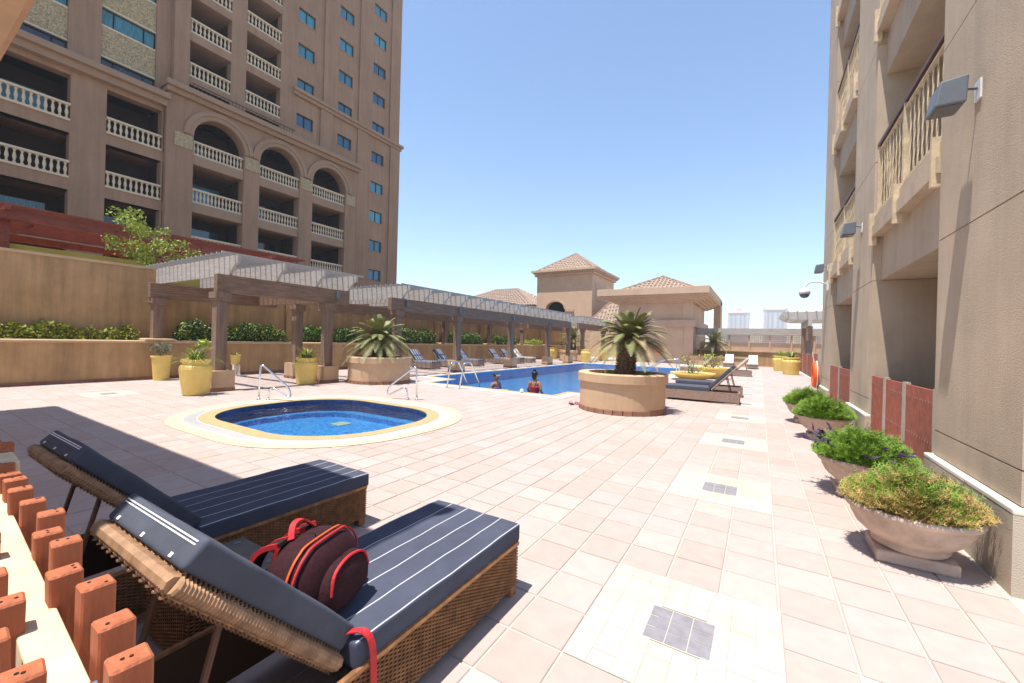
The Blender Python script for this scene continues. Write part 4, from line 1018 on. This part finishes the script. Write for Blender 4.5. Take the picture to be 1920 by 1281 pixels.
b_ = tag(MB().lathe([(.17,0),(.17,.42),(.15,.42)], (-15.85,7.2,0), 20).build('steel_bin', 'steel', smooth=False), 'small round steel bin by the planter wall', 'bin')
P = thing('small_yellow_pot', 'little yellow pot with a small plant standing on the steel bin', 'pot', (-15.85,7.2,.42))
MB().lathe([(.12,0),(.16,.30),(.17,.31),(.17,.34),(.13,.34),(.12,.28)], (0,0,0), 20).build('body', 'yellow_pot', P)
strap_plant(P, .30, 26, .22, 6, 'leaf_light')
for k, (x, y, lab) in enumerate(((-15.9,33.2,'yellow pot against the far planter wall'),(-11.6,30.2,'yellow pot beside the far palm bed'),(-11.6,34.4,'yellow pot at the last pergola post'))):
    urn((x,y,0), .40, 1.0, lab, 'strap' if k == 2 else 'none', 10+k)
urn((1.55,28.4,0), .48, 1.0, 'large yellow urn with strap leaves in front of the red fence run', 'strap', 21); urn((1.2,32.4,0), .48, 1.0, 'yellow urn with strap leaves behind the other at the red fence', 'strap', 22)
P = thing('yellow_bowl', 'wide yellow bowl planter with pink flowering shrub by the right pool edge', 'pot', (-1.85,21.2,0))
MB().lathe([(.28,0),(.34,.05),(.62,.42),(.70,.46),(.70,.52),(.58,.52),(.5,.4)], (0,0,0), 28).build('body', 'yellow_pot', P); MB().lathe([(.01,.46),(.56,.46),(.5,.4)], (0,0,0), 16).build('soil', 'soil', P)
def bush(P, z, r, h, seed, n=260):
    mb = MB(); rn = random.Random(seed)
    for k in range(14): mb.tube([(0,0,z-.05),(rn.uniform(-r,r)*.5,rn.uniform(-r,r)*.5,z+h*.5),(rn.uniform(-r,r),rn.uniform(-r,r),z+h*rn.uniform(.6,1))], .007, 4)
    mb.build('stem', 'twig', P)
    mb = MB(); leaf_cloud(mb, n, (-r,r,-r,r,z,z+h), .08, seed); stuff(mb.build('foliage', 'leaf_light', P, fix=False))
    mb = MB(); leaf_cloud(mb, n//9, (-r,r,-r,r,z+h*.3,z+h*1.05), .07, seed+1); stuff(mb.build('flowers', 'sandal', P, fix=False))
bush(P, .48, .38, .65, 5)
P = thing('yellow_trough', 'low wide yellow planter with sparse flowering shrub near the pool rail', 'pot', (-2.5,19.4,0))
MB().lathe([(.40,0),(.5,.04),(.82,.24),(.92,.27),(.92,.33),(.8,.33),(.7,.25)], (0,0,0), 30).build('body', 'yellow_pot', P); MB().lathe([(.01,.28),(.78,.28),(.7,.2)], (0,0,0), 16).build('soil', 'soil', P); bush(P, .3, .5, .85, 9, 200)
# terracotta bowls along the right building
bowl_prof = [(.13,.0),(.20,.005),(.215,.03),(.20,.05),(.24,.075),(.30,.13),(.335,.20),(.345,.245),(.365,.25),(.375,.27),(.37,.295),(.35,.30),(.30,.295),(.29,.25)]
def sprigs(mb, n, R_, H_, seed, z0, cond=None, ln=.10, wd=.004):
    rn = random.Random(seed)
    for k in range(n):
        a = rn.random()*6.28; q = math.sqrt(rn.random()); x, y = R_*q*math.cos(a), R_*q*math.sin(a)
        if cond and not cond(x, y): continue
        zt = z0+H_*(1-q*q*.75)*rn.uniform(.30,1.0)*(.78+.22*math.sin(4*a+seed+9*q)+.14*math.sin(9*a-seed*2+5*q))
        d = Vector((math.cos(a)*q*.9+rn.gauss(0,.45), math.sin(a)*q*.9+rn.gauss(0,.45), rn.uniform(.1,.9))).normalized(); p = Vector((x,y,zt)); t = d.orthogonal().normalized()
        e = p+d*ln*rn.uniform(.6,1.2); mb.add([p-t*wd, p+t*wd, e+t*wd*.4+Vector((0,0,-.01)), e-t*wd*.4+Vector((0,0,-.01))], [(0,1,2,3)])
        for q2 in (.35,.6,.85):
            m0 = p.lerp(e,q2)
            for s in (-1,1):
                e2 = m0+(d*.6+t*s).normalized()*ln*.32; mb.add([m0-d*wd*.7, m0+d*wd*.7, e2], [(0,1,2)])
def bowl(loc, label, seed, kind, rz=0):
    P = thing('terracotta_bowl', label, 'planter', loc, rz, 'terracotta bowls along the building'); rn = random.Random(seed)
    MB().box(-.215,.215,-.19,.19,0,.085).build('foot_slab', 'bowl', P, bevel=.012)
    MB().lathe([(r, z+.085) for r, z in bowl_prof], (0,0,0), 44).build('bowl', 'bowl', P, smooth=True)
    MB().lathe([(.01,.36),(.295,.36),(.29,.33)], (0,0,0), 20).build('soil', 'soil', P)
    if kind == 'straw':
        mb = MB(); sprigs(mb, 3400, .31, .27, seed, .36, None, .095); stuff(mb.build('green_foliage', 'leaf_fern', P, fix=False))
        mb = MB(); sprigs(mb, 4600, .335, .25, seed+1, .36, lambda x, y: y < .05+.25*rn.random()-.1, .085); stuff(mb.build('dry_foliage', 'leaf_straw', P, fix=False))
    else:
        mb = MB(); sprigs(mb, 5200, .34, .33 if kind == 'fern' else .31, seed, .36, None, .11); stuff(mb.build('green_foliage', 'leaf_fern', P, fix=False))
    if kind == 'purple':
        mb = MB()
        for k in range(34):
            a = rn.uniform(1.8,5.6) if k < 24 else rn.random()*6.28; q = rn.uniform(.22,.52 if k < 24 else .34); p0 = Vector((math.cos(a)*.2,math.sin(a)*.2,.45)); p1 = Vector((math.cos(a)*q,math.sin(a)*q,rn.uniform(.40,.66)-max(0,q-.36)*.5))
            mb.tube([p0,p1], .004, 4)
            for e in range(5):
                d = Vector((math.cos(a)+rn.gauss(0,.7),math.sin(a)+rn.gauss(0,.7),rn.uniform(-.1,.8))).normalized(); t = d.orthogonal().normalized(); l = rn.uniform(.06,.11); c = p0.lerp(p1,.5+.12*e)
                mb.add([c, c+d*l*.4+t*.014, c+d*l, c+d*l*.4-t*.014], [(0,1,2,3)])
        stuff(mb.build('purple_leaves', 'leaf_purple', P, fix=False))
    return P
bowl((.96,4.05,0), 'nearest weathered terracotta bowl with half dried straw-coloured plant', 1, 'straw')
bowl((.93,5.5,0), 'terracotta bowl with green fern and trailing purple leaves', 2, 'purple')
bowl((.93,8.55,0), 'terracotta bowl full of bright green fern in front of the second pier', 3, 'fern')
bowl((.85,10.2,0), 'farthest terracotta bowl of green fern, just behind another', 4, 'fern')
# ------------------------------------------------------------------ stainless rails
def rail(pts, label, name='handrail', group=None, r=.021):
    # rounded polyline
    P = [Vector(p) for p in pts]; out = [P[0]]
    for i in range(1, len(P)-1):
        a, b, c = P[i-1], P[i], P[i+1]; d = min(.12, (a-b).length*.45, (c-b).length*.45)
        p0 = b+(a-b).normalized()*d; p1 = b+(c-b).normalized()*d
        for k in range(6):
            t = k/5; out.append((p0*(1-t)+b*t)*(1-t)+(b*(1-t)+p1*t)*t)
    out.append(P[-1])
    T_ = thing(name, label, 'handrail', P[0], 0, group); inv = Matrix.Translation(-P[0])
    o = MB().tube(out, r, 10).build('tube', 'steel', T_, smooth=True); o.matrix_parent_inverse = inv
    for p in (P[0], P[-1]):
        if p.z > -.01: o = MB().lathe([(.045,0),(.045,.012),(.025,.02)], (p.x,p.y,.008), 14).build('flange', 'steel', T_); o.matrix_parent_inverse = inv
def spa_rail(b, d, label):
    b = Vector((b[0],b[1],0)); d = Vector((d[0],d[1],0)).normalized(); z = lambda h: Vector((0,0,h))
    rail([b, b+d*.03+z(.84), b+d*.72+z(.30), b+d*.78+z(.06), b+d*.28+z(.32), b+d*.22], label, 'spa_rail', 'grab rails at the plunge pool')
spa_rail((-9.75,4.93), (.8,.42), 'bent steel grab rail at the pergola side of the plunge pool')
spa_rail((-7.12,7.28), (-.95,-.42), 'bent steel grab rail at the big pool side of the plunge pool')
for x, l in ((-8.28,'steel entry rail of the big pool nearer the pergola'),(-7.78,'steel entry rail of the big pool beside the swimmers')):
    rail([(x,9.75,0),(x+.02,9.9,.78),(x+.08,10.2,.80),(x+.14,10.62,.05),(x+.14,10.66,-.5)], l, 'entry_rail', 'entry rails of the big pool')
for x in (-6.9,-6.3): rail([(x,28.9,0),(x,28.85,.7),(x,28.3,.75),(x,28.2,-.4)], ('steel ladder rail at the far pool edge nearer the pergola' if x < -6.5 else 'steel ladder rail at the far pool edge nearer the lifebuoy'), 'ladder_rail', 'far ladder rails')
for y in (20.8,21.6): rail([(-3.4,y,0),(-3.4,y,.85),(-4.1,y,.75),(-5.3,y,-.1),(-5.4,y,-.4)], ('sloping steel handrail at the right pool edge beside the yellow trough' if y < 21 else 'sloping steel handrail at the right pool edge nearer the pavilion'), 'entry_rail', 'right pool rails')
# ------------------------------------------------------------------ sun loungers
def weave(mb, o, u, v, nrm, w_, h_, pitch=.0085, stake=.022):
    o, u, v, nrm = Vector(o), Vector(u), Vector(v), Vector(nrm); rows = int(h_/pitch); S = int(w_/(stake/2))
    for r_ in range(rows):
        zc = (r_+.5)*pitch; vs = []; fs = []
        for i in range(S+1):
            t = i*w_/S; a = .0045*math.cos(math.pi*t/stake+(math.pi if r_%2 else 0)); c = o+u*t+v*zc+nrm*a
            vs += [c-v*pitch*.5, c+nrm*.004, c+v*pitch*.5]
        for i in range(S): k = i*3; fs += [(k,k+3,k+4,k+1),(k+1,k+4,k+5,k+2)]
        mb.add(vs, fs)
Lw, LL, HY, ZS = .66, 1.83, .66, .30
def cushion_mesh(x0, x1, y0, y1, z0, z1, m, r=.03, name='cushion'):
    b = bmesh.new(); bmesh.ops.create_cube(b, size=1)
    for v in b.verts: v.co = Vector(((x0+x1)/2+v.co.x*(x1-x0), (y0+y1)/2+v.co.y*(y1-y0), (z0+z1)/2+v.co.z*(z1-z0)))
    bmesh.ops.bevel(b, geom=b.edges[:], offset=r, segments=4, affect='EDGES', profile=.6)
    bmesh.ops.subdivide_edges(b, edges=[e for e in b.edges if e.calc_length() > .15], cuts=10, use_grid_fill=True)
    rn = random.Random(4)
    for v in b.verts:
        if v.co.z > (z0+z1)/2: v.co.z += .0018*math.sin(v.co.x*17+v.co.y*9)+.0015*math.sin(v.co.y*21-v.co.x*6)
    me = bpy.data.meshes.new(name); b.to_mesh(me); b.free(); me.materials.append(M[m]); me.polygons.foreach_set('use_smooth', [True]*len(me.polygons)); return me
BA = R(47)
def lounger_meshes(near, cush, cream=False):
    d = {}
    wm = 'wicker' if near else 'wicker_far'
    h = Lw/2
    sides = MB(); 
    if near:
        for s in (-1,1): weave(sides, (s*h, 0 if s > 0 else LL, .055), (0,1 if s > 0 else -1,0), (0,0,1), (s,0,0), LL, .245)
        for y, s in ((0,-1),(LL,1)): weave(sides, (-h if s < 0 else h, y, .055), (1 if s < 0 else -1,0,0), (0,0,1), (0,s,0), Lw, .245)
        d['woven_sides'] = sides.mesh('woven_sides', wm, fix=False)
        fr = MB()
        for x in (-h+.012, h-.012): fr.box(x-.008,x+.008,.01,LL-.01,.06,.297)
        for y in (.012, LL-.012): fr.box(-h+.02,h-.02,y-.008,y+.008,.06,.296)
        d['frame'] = fr.mesh('frame', 'wicker_back')
        tr = MB()
        for x in (-h, h): tr.tube([(x,0,.30),(x,LL,.30)], .014, 8)
        for y in (0, LL): tr.tube([(-h,y,.30),(h,y,.30)], .014, 8)
        d['rim'] = tr.mesh('rim', 'wicker')
    else:
        fr = MB()
        for x in (-h+.015, h-.015): fr.box(x-.015,x+.015,0,LL,.055,.30)
        for y in (.015, LL-.015): fr.box(-h+.03,h-.03,y-.015,y+.015,.055,.30)
        d['frame'] = fr.mesh('frame', wm)
    d['leg'] = MB().box(-.028,.028,-.028,.028,0,.30).mesh('leg', wm)
    d['seat_deck'] = MB().box(-h+.025,h-.025,HY,LL-.025,.27,.298).mesh('seat_deck', wm if not near else 'wicker_back')
    d['seat_cushion'] = cushion_mesh(-h+.0, h-.0, HY+.03, LL+.03, .302, .405, cush, .016, 'seat_cushion')
    BLn = .70; hb = .285
    bk = MB()
    if near:
        weave(bk, (hb,0,-.045), (0,-1,0), (0,0,1), (1,0,0), BLn, .05); weave(bk, (-hb,-BLn,-.045), (0,1,0), (0,0,1), (-1,0,0), BLn, .05)
        weave(bk, (hb,-BLn,-.045), (-1,0,0), (0,0,1), (0,-1,0), 2*hb, .05); weave(bk, (-hb,-BLn,.008), (1,0,0), (0,1,0), (0,0,1), 2*hb, BLn); weave(bk, (-hb,0,-.048), (1,0,0), (0,-1,0), (0,0,-1), 2*hb, BLn)
        bk.box(-hb+.012,hb-.012,-BLn+.012,-.0,-.038,.0)
    else: bk.box(-hb,hb,-BLn,0,-.045,.01)
    for q in (-hb, hb): bk.tube([(q,.01-k*(BLn+.01)/110,-.018) for k in range(111)], [.021+.005*(k%2) for k in range(111)], 8)
    for q in (0.0, -BLn): bk.tube([(-hb+k*2*hb/90,q,-.018) for k in range(91)], [.021+.005*(k%2) for k in range(91)], 8)
    d['back_panel'] = bk.mesh('back_panel', 'wicker_light' if near else wm, fix=False)
    d['back_cushion'] = cushion_mesh(-hb, hb, -BLn-.015, .0, .012, .10, cush, .018, 'back_cushion')
    d['strut'] = MB().tube([(0,0,0),(0,.0,-.42)], .011, 8).mesh('strut', 'rod')
    return d
def lounger(meshes, loc, rz, label, group, near=False, flap=False):
    P = thing('sun_lounger', label, 'sun lounger', loc, rz, group); h = Lw/2
    for k in ('woven_sides', 'frame', 'rim', 'seat_deck', 'seat_cushion'):
        if k in meshes: inst(k, meshes[k], P)
    for x in (-h+.03, h-.03):
        for y in (.03, LL-.03): inst('leg', meshes['leg'], P, (x,y,0))
    # tilting back: hinge at y=HY, z=.33; panel runs to -y in its own frame, rotated up
    bkp = inst('back_panel', meshes['back_panel'], P, (0,HY,.36), (-BA,0,0))
    inst('back_cushion', meshes['back_cushion'], P, (0,HY,.36), (-BA,0,0))
    for x in (-h+.07, h-.07): inst('strut', meshes['strut'], P, (x*.8,HY-.34,.36+.34), (R(-14),0,0))
    if flap:
        o = MB().box(-.26,.26,-.7175,-.7155,.070,.074).build('white_piping', 'white_plastic', P, loc=(0,HY,.36), rot=(-BA,0,0))
        MB().box(-.26,.26,-.7175,-.7155,.079,.083).build('white_piping', 'white_plastic', P, loc=(0,HY,.36), rot=(-BA,0,0))
        for x in (-.2,0,.2): MB().box(x-.008,x+.008,-.7175,-.7155,.022,.034).build('tie', 'white_plastic', P, loc=(0,HY,.36), rot=(-BA,0,0))
    return P
near_m = lounger_meshes(True, 'cushion'); far_m = lounger_meshes(False, 'cushion_far'); navy_m = lounger_meshes(False, 'cushion_plain'); cream_m = lounger_meshes(False, 'cushion_cream')
near_m['back_cushion'].materials[0] = M['cushion_plain']
lounger(near_m, (-1.535,.27,0), 0, 'wicker sun lounger with navy pinstripe cushion carrying the red backpack', 'near wicker loungers', True, True)
lounger(near_m, (-3.0,.36,0), 0, 'wicker sun lounger with pinstripe cushion mostly in the canopy shade', 'near wicker loungers', True, True)
for y, l in ((13.0,'striped lounger partly hidden by the round palm bed'),(15.2,'striped lounger under the long pergola, second from the palm bed'),(17.0,'striped lounger between two pergola posts'),(19.0,'striped lounger beside the third pergola post'),(22.3,'striped lounger past the third pergola post'),(23.7,'striped lounger next to the white one')):
    lounger(far_m, (-15.45,y,0), -math.pi/2, l, 'striped loungers under the pergola')
lounger(cream_m, (-15.45,25.3,0), -math.pi/2, 'white cushioned lounger at the end of the row under the pergola', 'striped loungers under the pergola')
lounger(navy_m, (-.42,12.3,0), math.pi/2, 'navy cushioned wicker lounger just behind the round palm planter', 'loungers on the right deck')
lounger(navy_m, (-.42,14.15,0), math.pi/2, 'navy cushioned wicker lounger behind the first one on the right deck', 'loungers on the right deck')
lounger(cream_m, (-.32,24.3,0), math.pi/2, 'cream lounger with raised back near the yellow bowl', 'loungers on the right deck')
lounger(cream_m, (-2.0,24.9,0), math.pi/2, 'flat looking cream lounger beside the yellow bowl', 'loungers on the right deck')
lounger(cream_m, (-1.95,35.3,0), math.pi, 'cream lounger facing the lattice screen near the palm bed', 'loungers on the right deck')
lounger(cream_m, (-.4,34.6,0), math.pi, 'cream lounger facing the lattice screen nearer the yellow urns', 'loungers on the right deck')
# side table between the near loungers
tb2 = thing('side_table', 'low square wicker side table with frosted top between the two near loungers', 'table', (-2.33,1.0,0))
m_ = MB()
for s in (-1,1):
    weave(m_, (s*.21,-.21 if s > 0 else .21,.02), (0,1 if s > 0 else -1,0), (0,0,1), (s,0,0), .42, .28); weave(m_, (-.21 if s < 0 else .21,s*.21,.02), (1 if s < 0 else -1,0,0), (0,0,1), (0,s,0), .42, .28)
m_.build('woven_sides', 'wicker', tb2, fix=False); MB().box(-.20,.20,-.20,.20,.0,.298).build('core', 'wicker_back', tb2)
MB().box(-.225,.225,-.225,.225,.302,.316).build('table_top', 'glass_top', tb2, bevel=.004)
for x in (-.17,.17):
    for y in (-.17,.17): MB().lathe([(.018,0),(.018,.003)], (x,y,.316), 12).build('top_fixing', 'grey_box', tb2)
# backpack
bag = thing('backpack', 'maroon backpack with bright red straps lying on the near lounger cushion', 'backpack', (-1.52,1.0,.408), R(18))
def superbox(mb, c, hx_, hy_, hz_, n=24, p=3.2, wob=.0):
    vs = []; fs = []
    for i in range(n//2+1):
        ph = -math.pi/2+math.pi*i/(n//2)
        for k in range(n):
            th = 2*math.pi*k/n; f = lambda q: math.copysign(abs(q)**(2/p), q)
            x, y, z = hx_*f(math.cos(ph))*f(math.cos(th)), hy_*f(math.cos(ph))*f(math.sin(th)), hz_*f(math.sin(ph))
            t = 1-.22*max(0, z/hz_); x *= t; y *= t
            x += wob*math.sin(z*40+k); y += wob*math.sin(z*33+k*1.7)
            vs.append((c[0]+x,c[1]+y,c[2]+z))
    for i in range(n//2):
        for k in range(n): fs.append((i*n+k,i*n+(k+1)%n,(i+1)*n+(k+1)%n,(i+1)*n+k))
    mb.add(vs, fs)
m_ = MB(); superbox(m_, (0,0,.145), .125, .20, .145, wob=.003); m_.build('body', 'bag', bag, smooth=True)
m_ = MB(); superbox(m_, (.115,.02,.115), .055, .145, .095, wob=.002); m_.build('front_pocket', 'bag', bag, smooth=True)
def ribbon(pts, w_, side, th=.006):
    mb = MB(); side = Vector(side).normalized(); vs = []; fs = []
    P = [Vector(p) for p in pts]
    # smooth
    Q = []
    for i in range(len(P)-1):
        a, b, c, d = P[max(0,i-1)], P[i], P[i+1], P[min(len(P)-1,i+2)]
        for k in range(5):
            t = k/5; Q.append(.5*((2*b)+(c-a)*t+(2*a-5*b+4*c-d)*t*t+(3*b-a-3*c+d)*t**3))
    Q.append(P[-1])
    for i, p in enumerate(Q):
        d = (Q[min(i+1,len(Q)-1)]-Q[max(i-1,0)]).normalized(); s = (side-d*side.dot(d)).normalized(); n = d.cross(s)
        vs += [p-s*w_/2-n*th/2, p+s*w_/2-n*th/2, p+s*w_/2+n*th/2, p-s*w_/2+n*th/2]
    for i in range(len(Q)-1):
        for e in range(4): fs.append((i*4+e,i*4+(e+1)%4,i*4+4+(e+1)%4,i*4+4+e))
    fs += [(3,2,1,0), tuple(len(vs)-4+e for e in range(4))]
    mb.add(vs, fs); return mb
for y in (-.085, .06):
    o = ribbon([(-.07,y,.285),(-.15,y-.01,.25),(-.20,y-.02,.15),(-.19,y-.03,.06),(-.13,y-.03,.012)], .062, (0,1,0), .014).build('shoulder_strap', 'bag_dark', bag)
    for s in (-1,1): ribbon([(-.071,y+s*.03,.287),(-.152,y-.01+s*.03,.252),(-.203,y-.02+s*.03,.15),(-.193,y-.03+s*.03,.06),(-.132,y-.03+s*.03,.014)], .010, (0,1,0), .018).build('strap_piping', 'bag_red', o)
ribbon([(-.06,-.06,.285),(-.085,-.02,.325),(-.085,.03,.325),(-.06,.07,.285)], .025, (1,0,0), .008).build('carry_handle', 'bag_red', bag)
def on_bag(ph, s, x, k=1.03):
    f = lambda q: math.copysign(abs(q)**(2/3.2), q); z = .145*f(math.sin(ph)); t = 1-.22*max(0, z/.145); return (x, s*.20*f(math.cos(ph))*t*k, .145+z*k)
for x, mm in ((.035,'zip'),(.062,'bag_red')):
    ribbon([on_bag(R(q),-1,x) for q in (-12,8,30,52,72)]+[on_bag(R(q),1,x) for q in (72,52,30,8,-12)], .008, (1,0,0), .005).build('zip', mm, bag)
ribbon([on_bag(R(-10),-1,.04),(.05,-.225,.11),(.06,-.228,.05)], .016, (1,0,0), .004).build('zip_pull', 'bag_red', bag)
ribbon([(.155,-.10,.12),(.150,-.07,.19),(.145,.02,.212),(.150,.11,.19),(.155,.14,.12)], .011, (1,0,0), .007).build('pocket_zip', 'bag_red', bag)
ribbon([(.03,-.17,.10),(.05,-.19,.07),(.055,-.195,.03)], .014, (1,0,0), .004).build('zip_pull', 'bag_red', bag)
ribbon([(-.05,-.17,.03),(.06,-.20,.012),(.17,-.16,.012),(.245,-.118,.022),(.300,-.10,.020),(.330,-.092,-.04),(.338,-.088,-.22)], .026, (.35,1,0), .004).build('loose_strap', 'bag_red', bag)
# ------------------------------------------------------------------ picket fence in the foreground
fn = thing('picket_fence', 'terracotta red picket fence with cream rail right beside the viewpoint', 'fence', (-1.4,.16,0), -.058)
pk = MB(); pk.box(-.019,.019,-.020,.020,0,1.09); pk_me = pk.mesh('picket', 'picket')
b = bmesh.new(); b.from_mesh(pk_me); bmesh.ops.bevel(b, geom=[e for e in b.edges], offset=.0028, segments=1, affect='EDGES'); b.to_mesh(pk_me); b.free()
hole_me = MB().lathe([(.0022,0),(.0022,.0008)], (0,0,0), 8).mesh('nail_hole', 'dark')
rn = random.Random(5)
k = 0; x = .852
while x > -1.9:
    if not (-.67 < x < -.50):
        p = inst('picket', pk_me, fn, (x,.073,rn.uniform(.0,.014)), (rn.uniform(-.012,.012),rn.uniform(-.012,.012),rn.uniform(-.05,.05)))
        for q in range(2): inst('nail_hole', hole_me, p, (rn.uniform(-.012,.012),rn.uniform(-.012,.012),1.0903))
    x -= .112
x = .90
while x > -1.2:
    p = inst('picket', pk_me, fn, (x,-.018,rn.uniform(.0,.014)), (rn.uniform(-.012,.012),rn.uniform(-.012,.012),rn.uniform(-.05,.05)))
    for q in range(2): inst('nail_hole', hole_me, p, (rn.uniform(-.012,.012),rn.uniform(-.012,.012),1.0903))
    x -= .112
MB().box(-.5,1.1,.004,.051,.98,1.045).build('top_rail', 'rail_cream', fn, bevel=.004); MB().box(-1.9,-.66,.004,.051,.98,1.045).build('top_rail', 'rail_cream', fn, bevel=.004)
MB().box(-1.9,1.1,.004,.051,.25,.31).build('bottom_rail', 'rail_cream', fn)
MB().box(-.66,-.50,-.03,.09,0,1.10).build('fence_post', 'rail_cream', fn, bevel=.004)
for x in (.78,.70): MB().tube([(x,.006,1.052),(x,.05,1.052)], .010, 8).build('fixing_tube', 'steel', fn)
# ------------------------------------------------------------------ swimmers
def swimmer(loc, rz, label, suit, bun, side):
    P = thing('person', label, 'person', loc, rz)
    b = bmesh.new(); me = bpy.data.meshes.new('body')
    J = {'pel':(0,0,-.28,.15,.11),'waist':(0,0,-.08,.125,.09),'chest':(0,.01,.14,.155,.10),'neckb':(0,.0,.31,.075,.065),'neck':(0,-.005,.37,.05,.05),'headb':(0,-.012,.43,.075,.085),'headm':(0,-.015,.50,.082,.095),'headt':(0,-.0,.575,.055,.065),
         'shl':(-.15,0,.275,.062,.058),'shr':(.15,0,.275,.062,.058),'ell':(-.225,.03,.03,.042,.042),'elr':(.225,.03,.03,.042,.042),'wrl':(-.20,-.14,-.08,.03,.03),'wrr':(.20,-.14,-.08,.03,.03),'hal':(-.17,-.22,-.09,.035,.02),'har':(.17,-.22,-.09,.035,.02),
         'hipl':(-.09,0,-.36,.09,.09),'hipr':(.09,0,-.36,.09,.09),'knl':(-.10,-.02,-.75,.06,.06),'knr':(.10,-.02,-.75,.06,.06),'anl':(-.10,.02,-1.12,.04,.04),'anr':(.10,.02,-1.12,.04,.04)}
    E_ = [('pel','waist'),('waist','chest'),('chest','neckb'),('neckb','neck'),('neck','headb'),('headb','headm'),('headm','headt'),('chest','shl'),('chest','shr'),('shl','ell'),('ell','wrl'),('wrl','hal'),('shr','elr'),('elr','wrr'),('wrr','har'),('pel','hipl'),('hipl','knl'),('knl','anl'),('pel','hipr'),('hipr','knr'),('knr','anr')]
    ks = list(J); me.from_pydata([J[k][:3] for k in ks], [(ks.index(a),ks.index(c)) for a, c in E_], [])
    o = bpy.data.objects.new('body', me); COL.objects.link(o); o.parent = P; me.materials.append(M['skin'])
    md = o.modifiers.new('skin','SKIN'); md.use_smooth_shade = True
    for i, k in enumerate(ks): me.skin_vertices[0].data[i].radius = J[k][3:5]; me.skin_vertices[0].data[i].use_root = (k == 'pel')
    sb = o.modifiers.new('sub','SUBSURF'); sb.levels = 2; sb.render_levels = 2
    # hands with fingers
    for s in (-1,1):
        fm = MB()
        for q, (dx, ln) in enumerate(((-.026,.060),(-.009,.068),(.009,.064),(.026,.052))): fm.tube([(s*.17+dx,-.235,-.092),(s*.165+dx,-.235-ln*.6,-.094),(s*.16+dx,-.235-ln,-.108)], [.0085,.008,.006], 6)
        fm.tube([(s*.17-s*.03,-.20,-.09),(s*.17-s*.058,-.23,-.094),(s*.17-s*.062,-.255,-.10)], [.010,.009,.006], 6); fm.build('fingers', 'skin', P, smooth=True)
    # face: front is -y
    f = MB(); f.lathe([(.004,0),(.011,.012),(.010,.03),(.004,.045)], (0,-.108,.475), 8); f.build('nose', 'skin', P, smooth=True)
    for s in (-1,1):
        m_ = MB(); superbox(m_, (s*.03,-.098,.512), .013,.008,.008,10,2); m_.build('eye', 'rope', P, smooth=True); m_ = MB(); superbox(m_, (s*.03,-.105,.512), .006,.004,.006,8,2); m_.build('pupil', 'hair', P, smooth=True)
        m_ = MB(); superbox(m_, (s*.083,-.005,.495), .010,.018,.028,10,2); m_.build('ear', 'skin', P, smooth=True)
    m_ = MB(); superbox(m_, (0,-.098,.447), .024,.008,.008,10,2); m_.build('mouth', 'suit_red', P, smooth=True)
    h = MB(); superbox(h, (0,.018,.535), .094,.098,.080,20,2.2)
    if not bun: superbox(h, (0,.060,.46), .070,.050,.11,16,2.2); superbox(h, (0,.03,.63), .05,.05,.05,14,2)
    else: superbox(h, (0,.115,.56), .05,.045,.05,14,2)
    h.build('hair', 'hair', P, smooth=True)
    if bun: MB().box(-.088,.088,-.105,-.092,.535,.560).build('goggles', 'white_plastic', P, bevel=.006)
    # swimsuit: snug shell round the lower chest plus straps
    s_ = MB(); s_.lathe([(.158,-.30),(.150,-.15),(.140,-.04),(.155,.06),(.170,.12),(.168,.16)], (0,.005,0), 20, 1, .70); s_.build('swimsuit', suit, P, smooth=True)
    for s in (-1,1): ribbon([(s*.09,-.112,.15),(s*.10,-.075,.28),(s*.095,-.0,.337),(s*.085,.07,.29),(s*.06,.118,.15)], .014, (1,0,0), .004).build('shoulder_strap', 'hair' if not bun else suit, P)
    return P
swimmer((-5.72,10.75,.02), R(180), 'person in a red swimsuit, dark hair tied up, standing in the pool, back turned', 'suit_red', False, 0)
swimmer((-7.40,11.2,-.18), R(75), 'person in a purple swimsuit wearing goggles on dark hair, at the pool edge', 'suit_purple', True, 1)
# small things by the pool edge
t_ = thing('toy_ball', 'small white ball on the pool coping', 'ball', (-5.85,10.2,.012)); m_ = MB(); superbox(m_, (0,0,.06), .06,.06,.06,16,2); m_.build('shell', 'white_plastic', t_, smooth=True); MB().lathe([(.03,0),(.035,.004)], (0,0,0), 12).build('base', 'grey_box', t_)
t_ = thing('dive_toy', 'yellow ring toys lying on the pool coping', 'toy', (-6.5,10.2,.012))
for k in range(3): MB().tube([(k*.12+.06*math.cos(a)-.12, .06*math.sin(a), .02) for a in [2*math.pi*q/14 for q in range(15)]], .014, 6).build('ring', 'yellow_pot', t_, smooth=True)
for k, (x, y, m, l) in enumerate(((-3.88,9.2,'black_rubber','black sandal beside the round palm planter'),(-3.74,9.28,'sandal','pink sandal leaning at the round palm planter'))):
    t_ = thing('sandal', l, 'sandal', (x,y,.0), R(40+30*k), 'sandals by the planter')
    m_ = MB(); m_.prism([(-.045,-.12),(.035,-.12),(.045,-.02),(.05,.07),(.02,.13),(-.03,.12),(-.05,.05),(-.035,-.03)], .002, .024); m_.build('sole', m, t_, bevel=.004)
    ribbon([(-.05,.03,.015),(-.02,.06,.06),(.02,.06,.062),(.05,.03,.015)], .035, (0,1,0), .006).build('strap', 'sandal', t_)
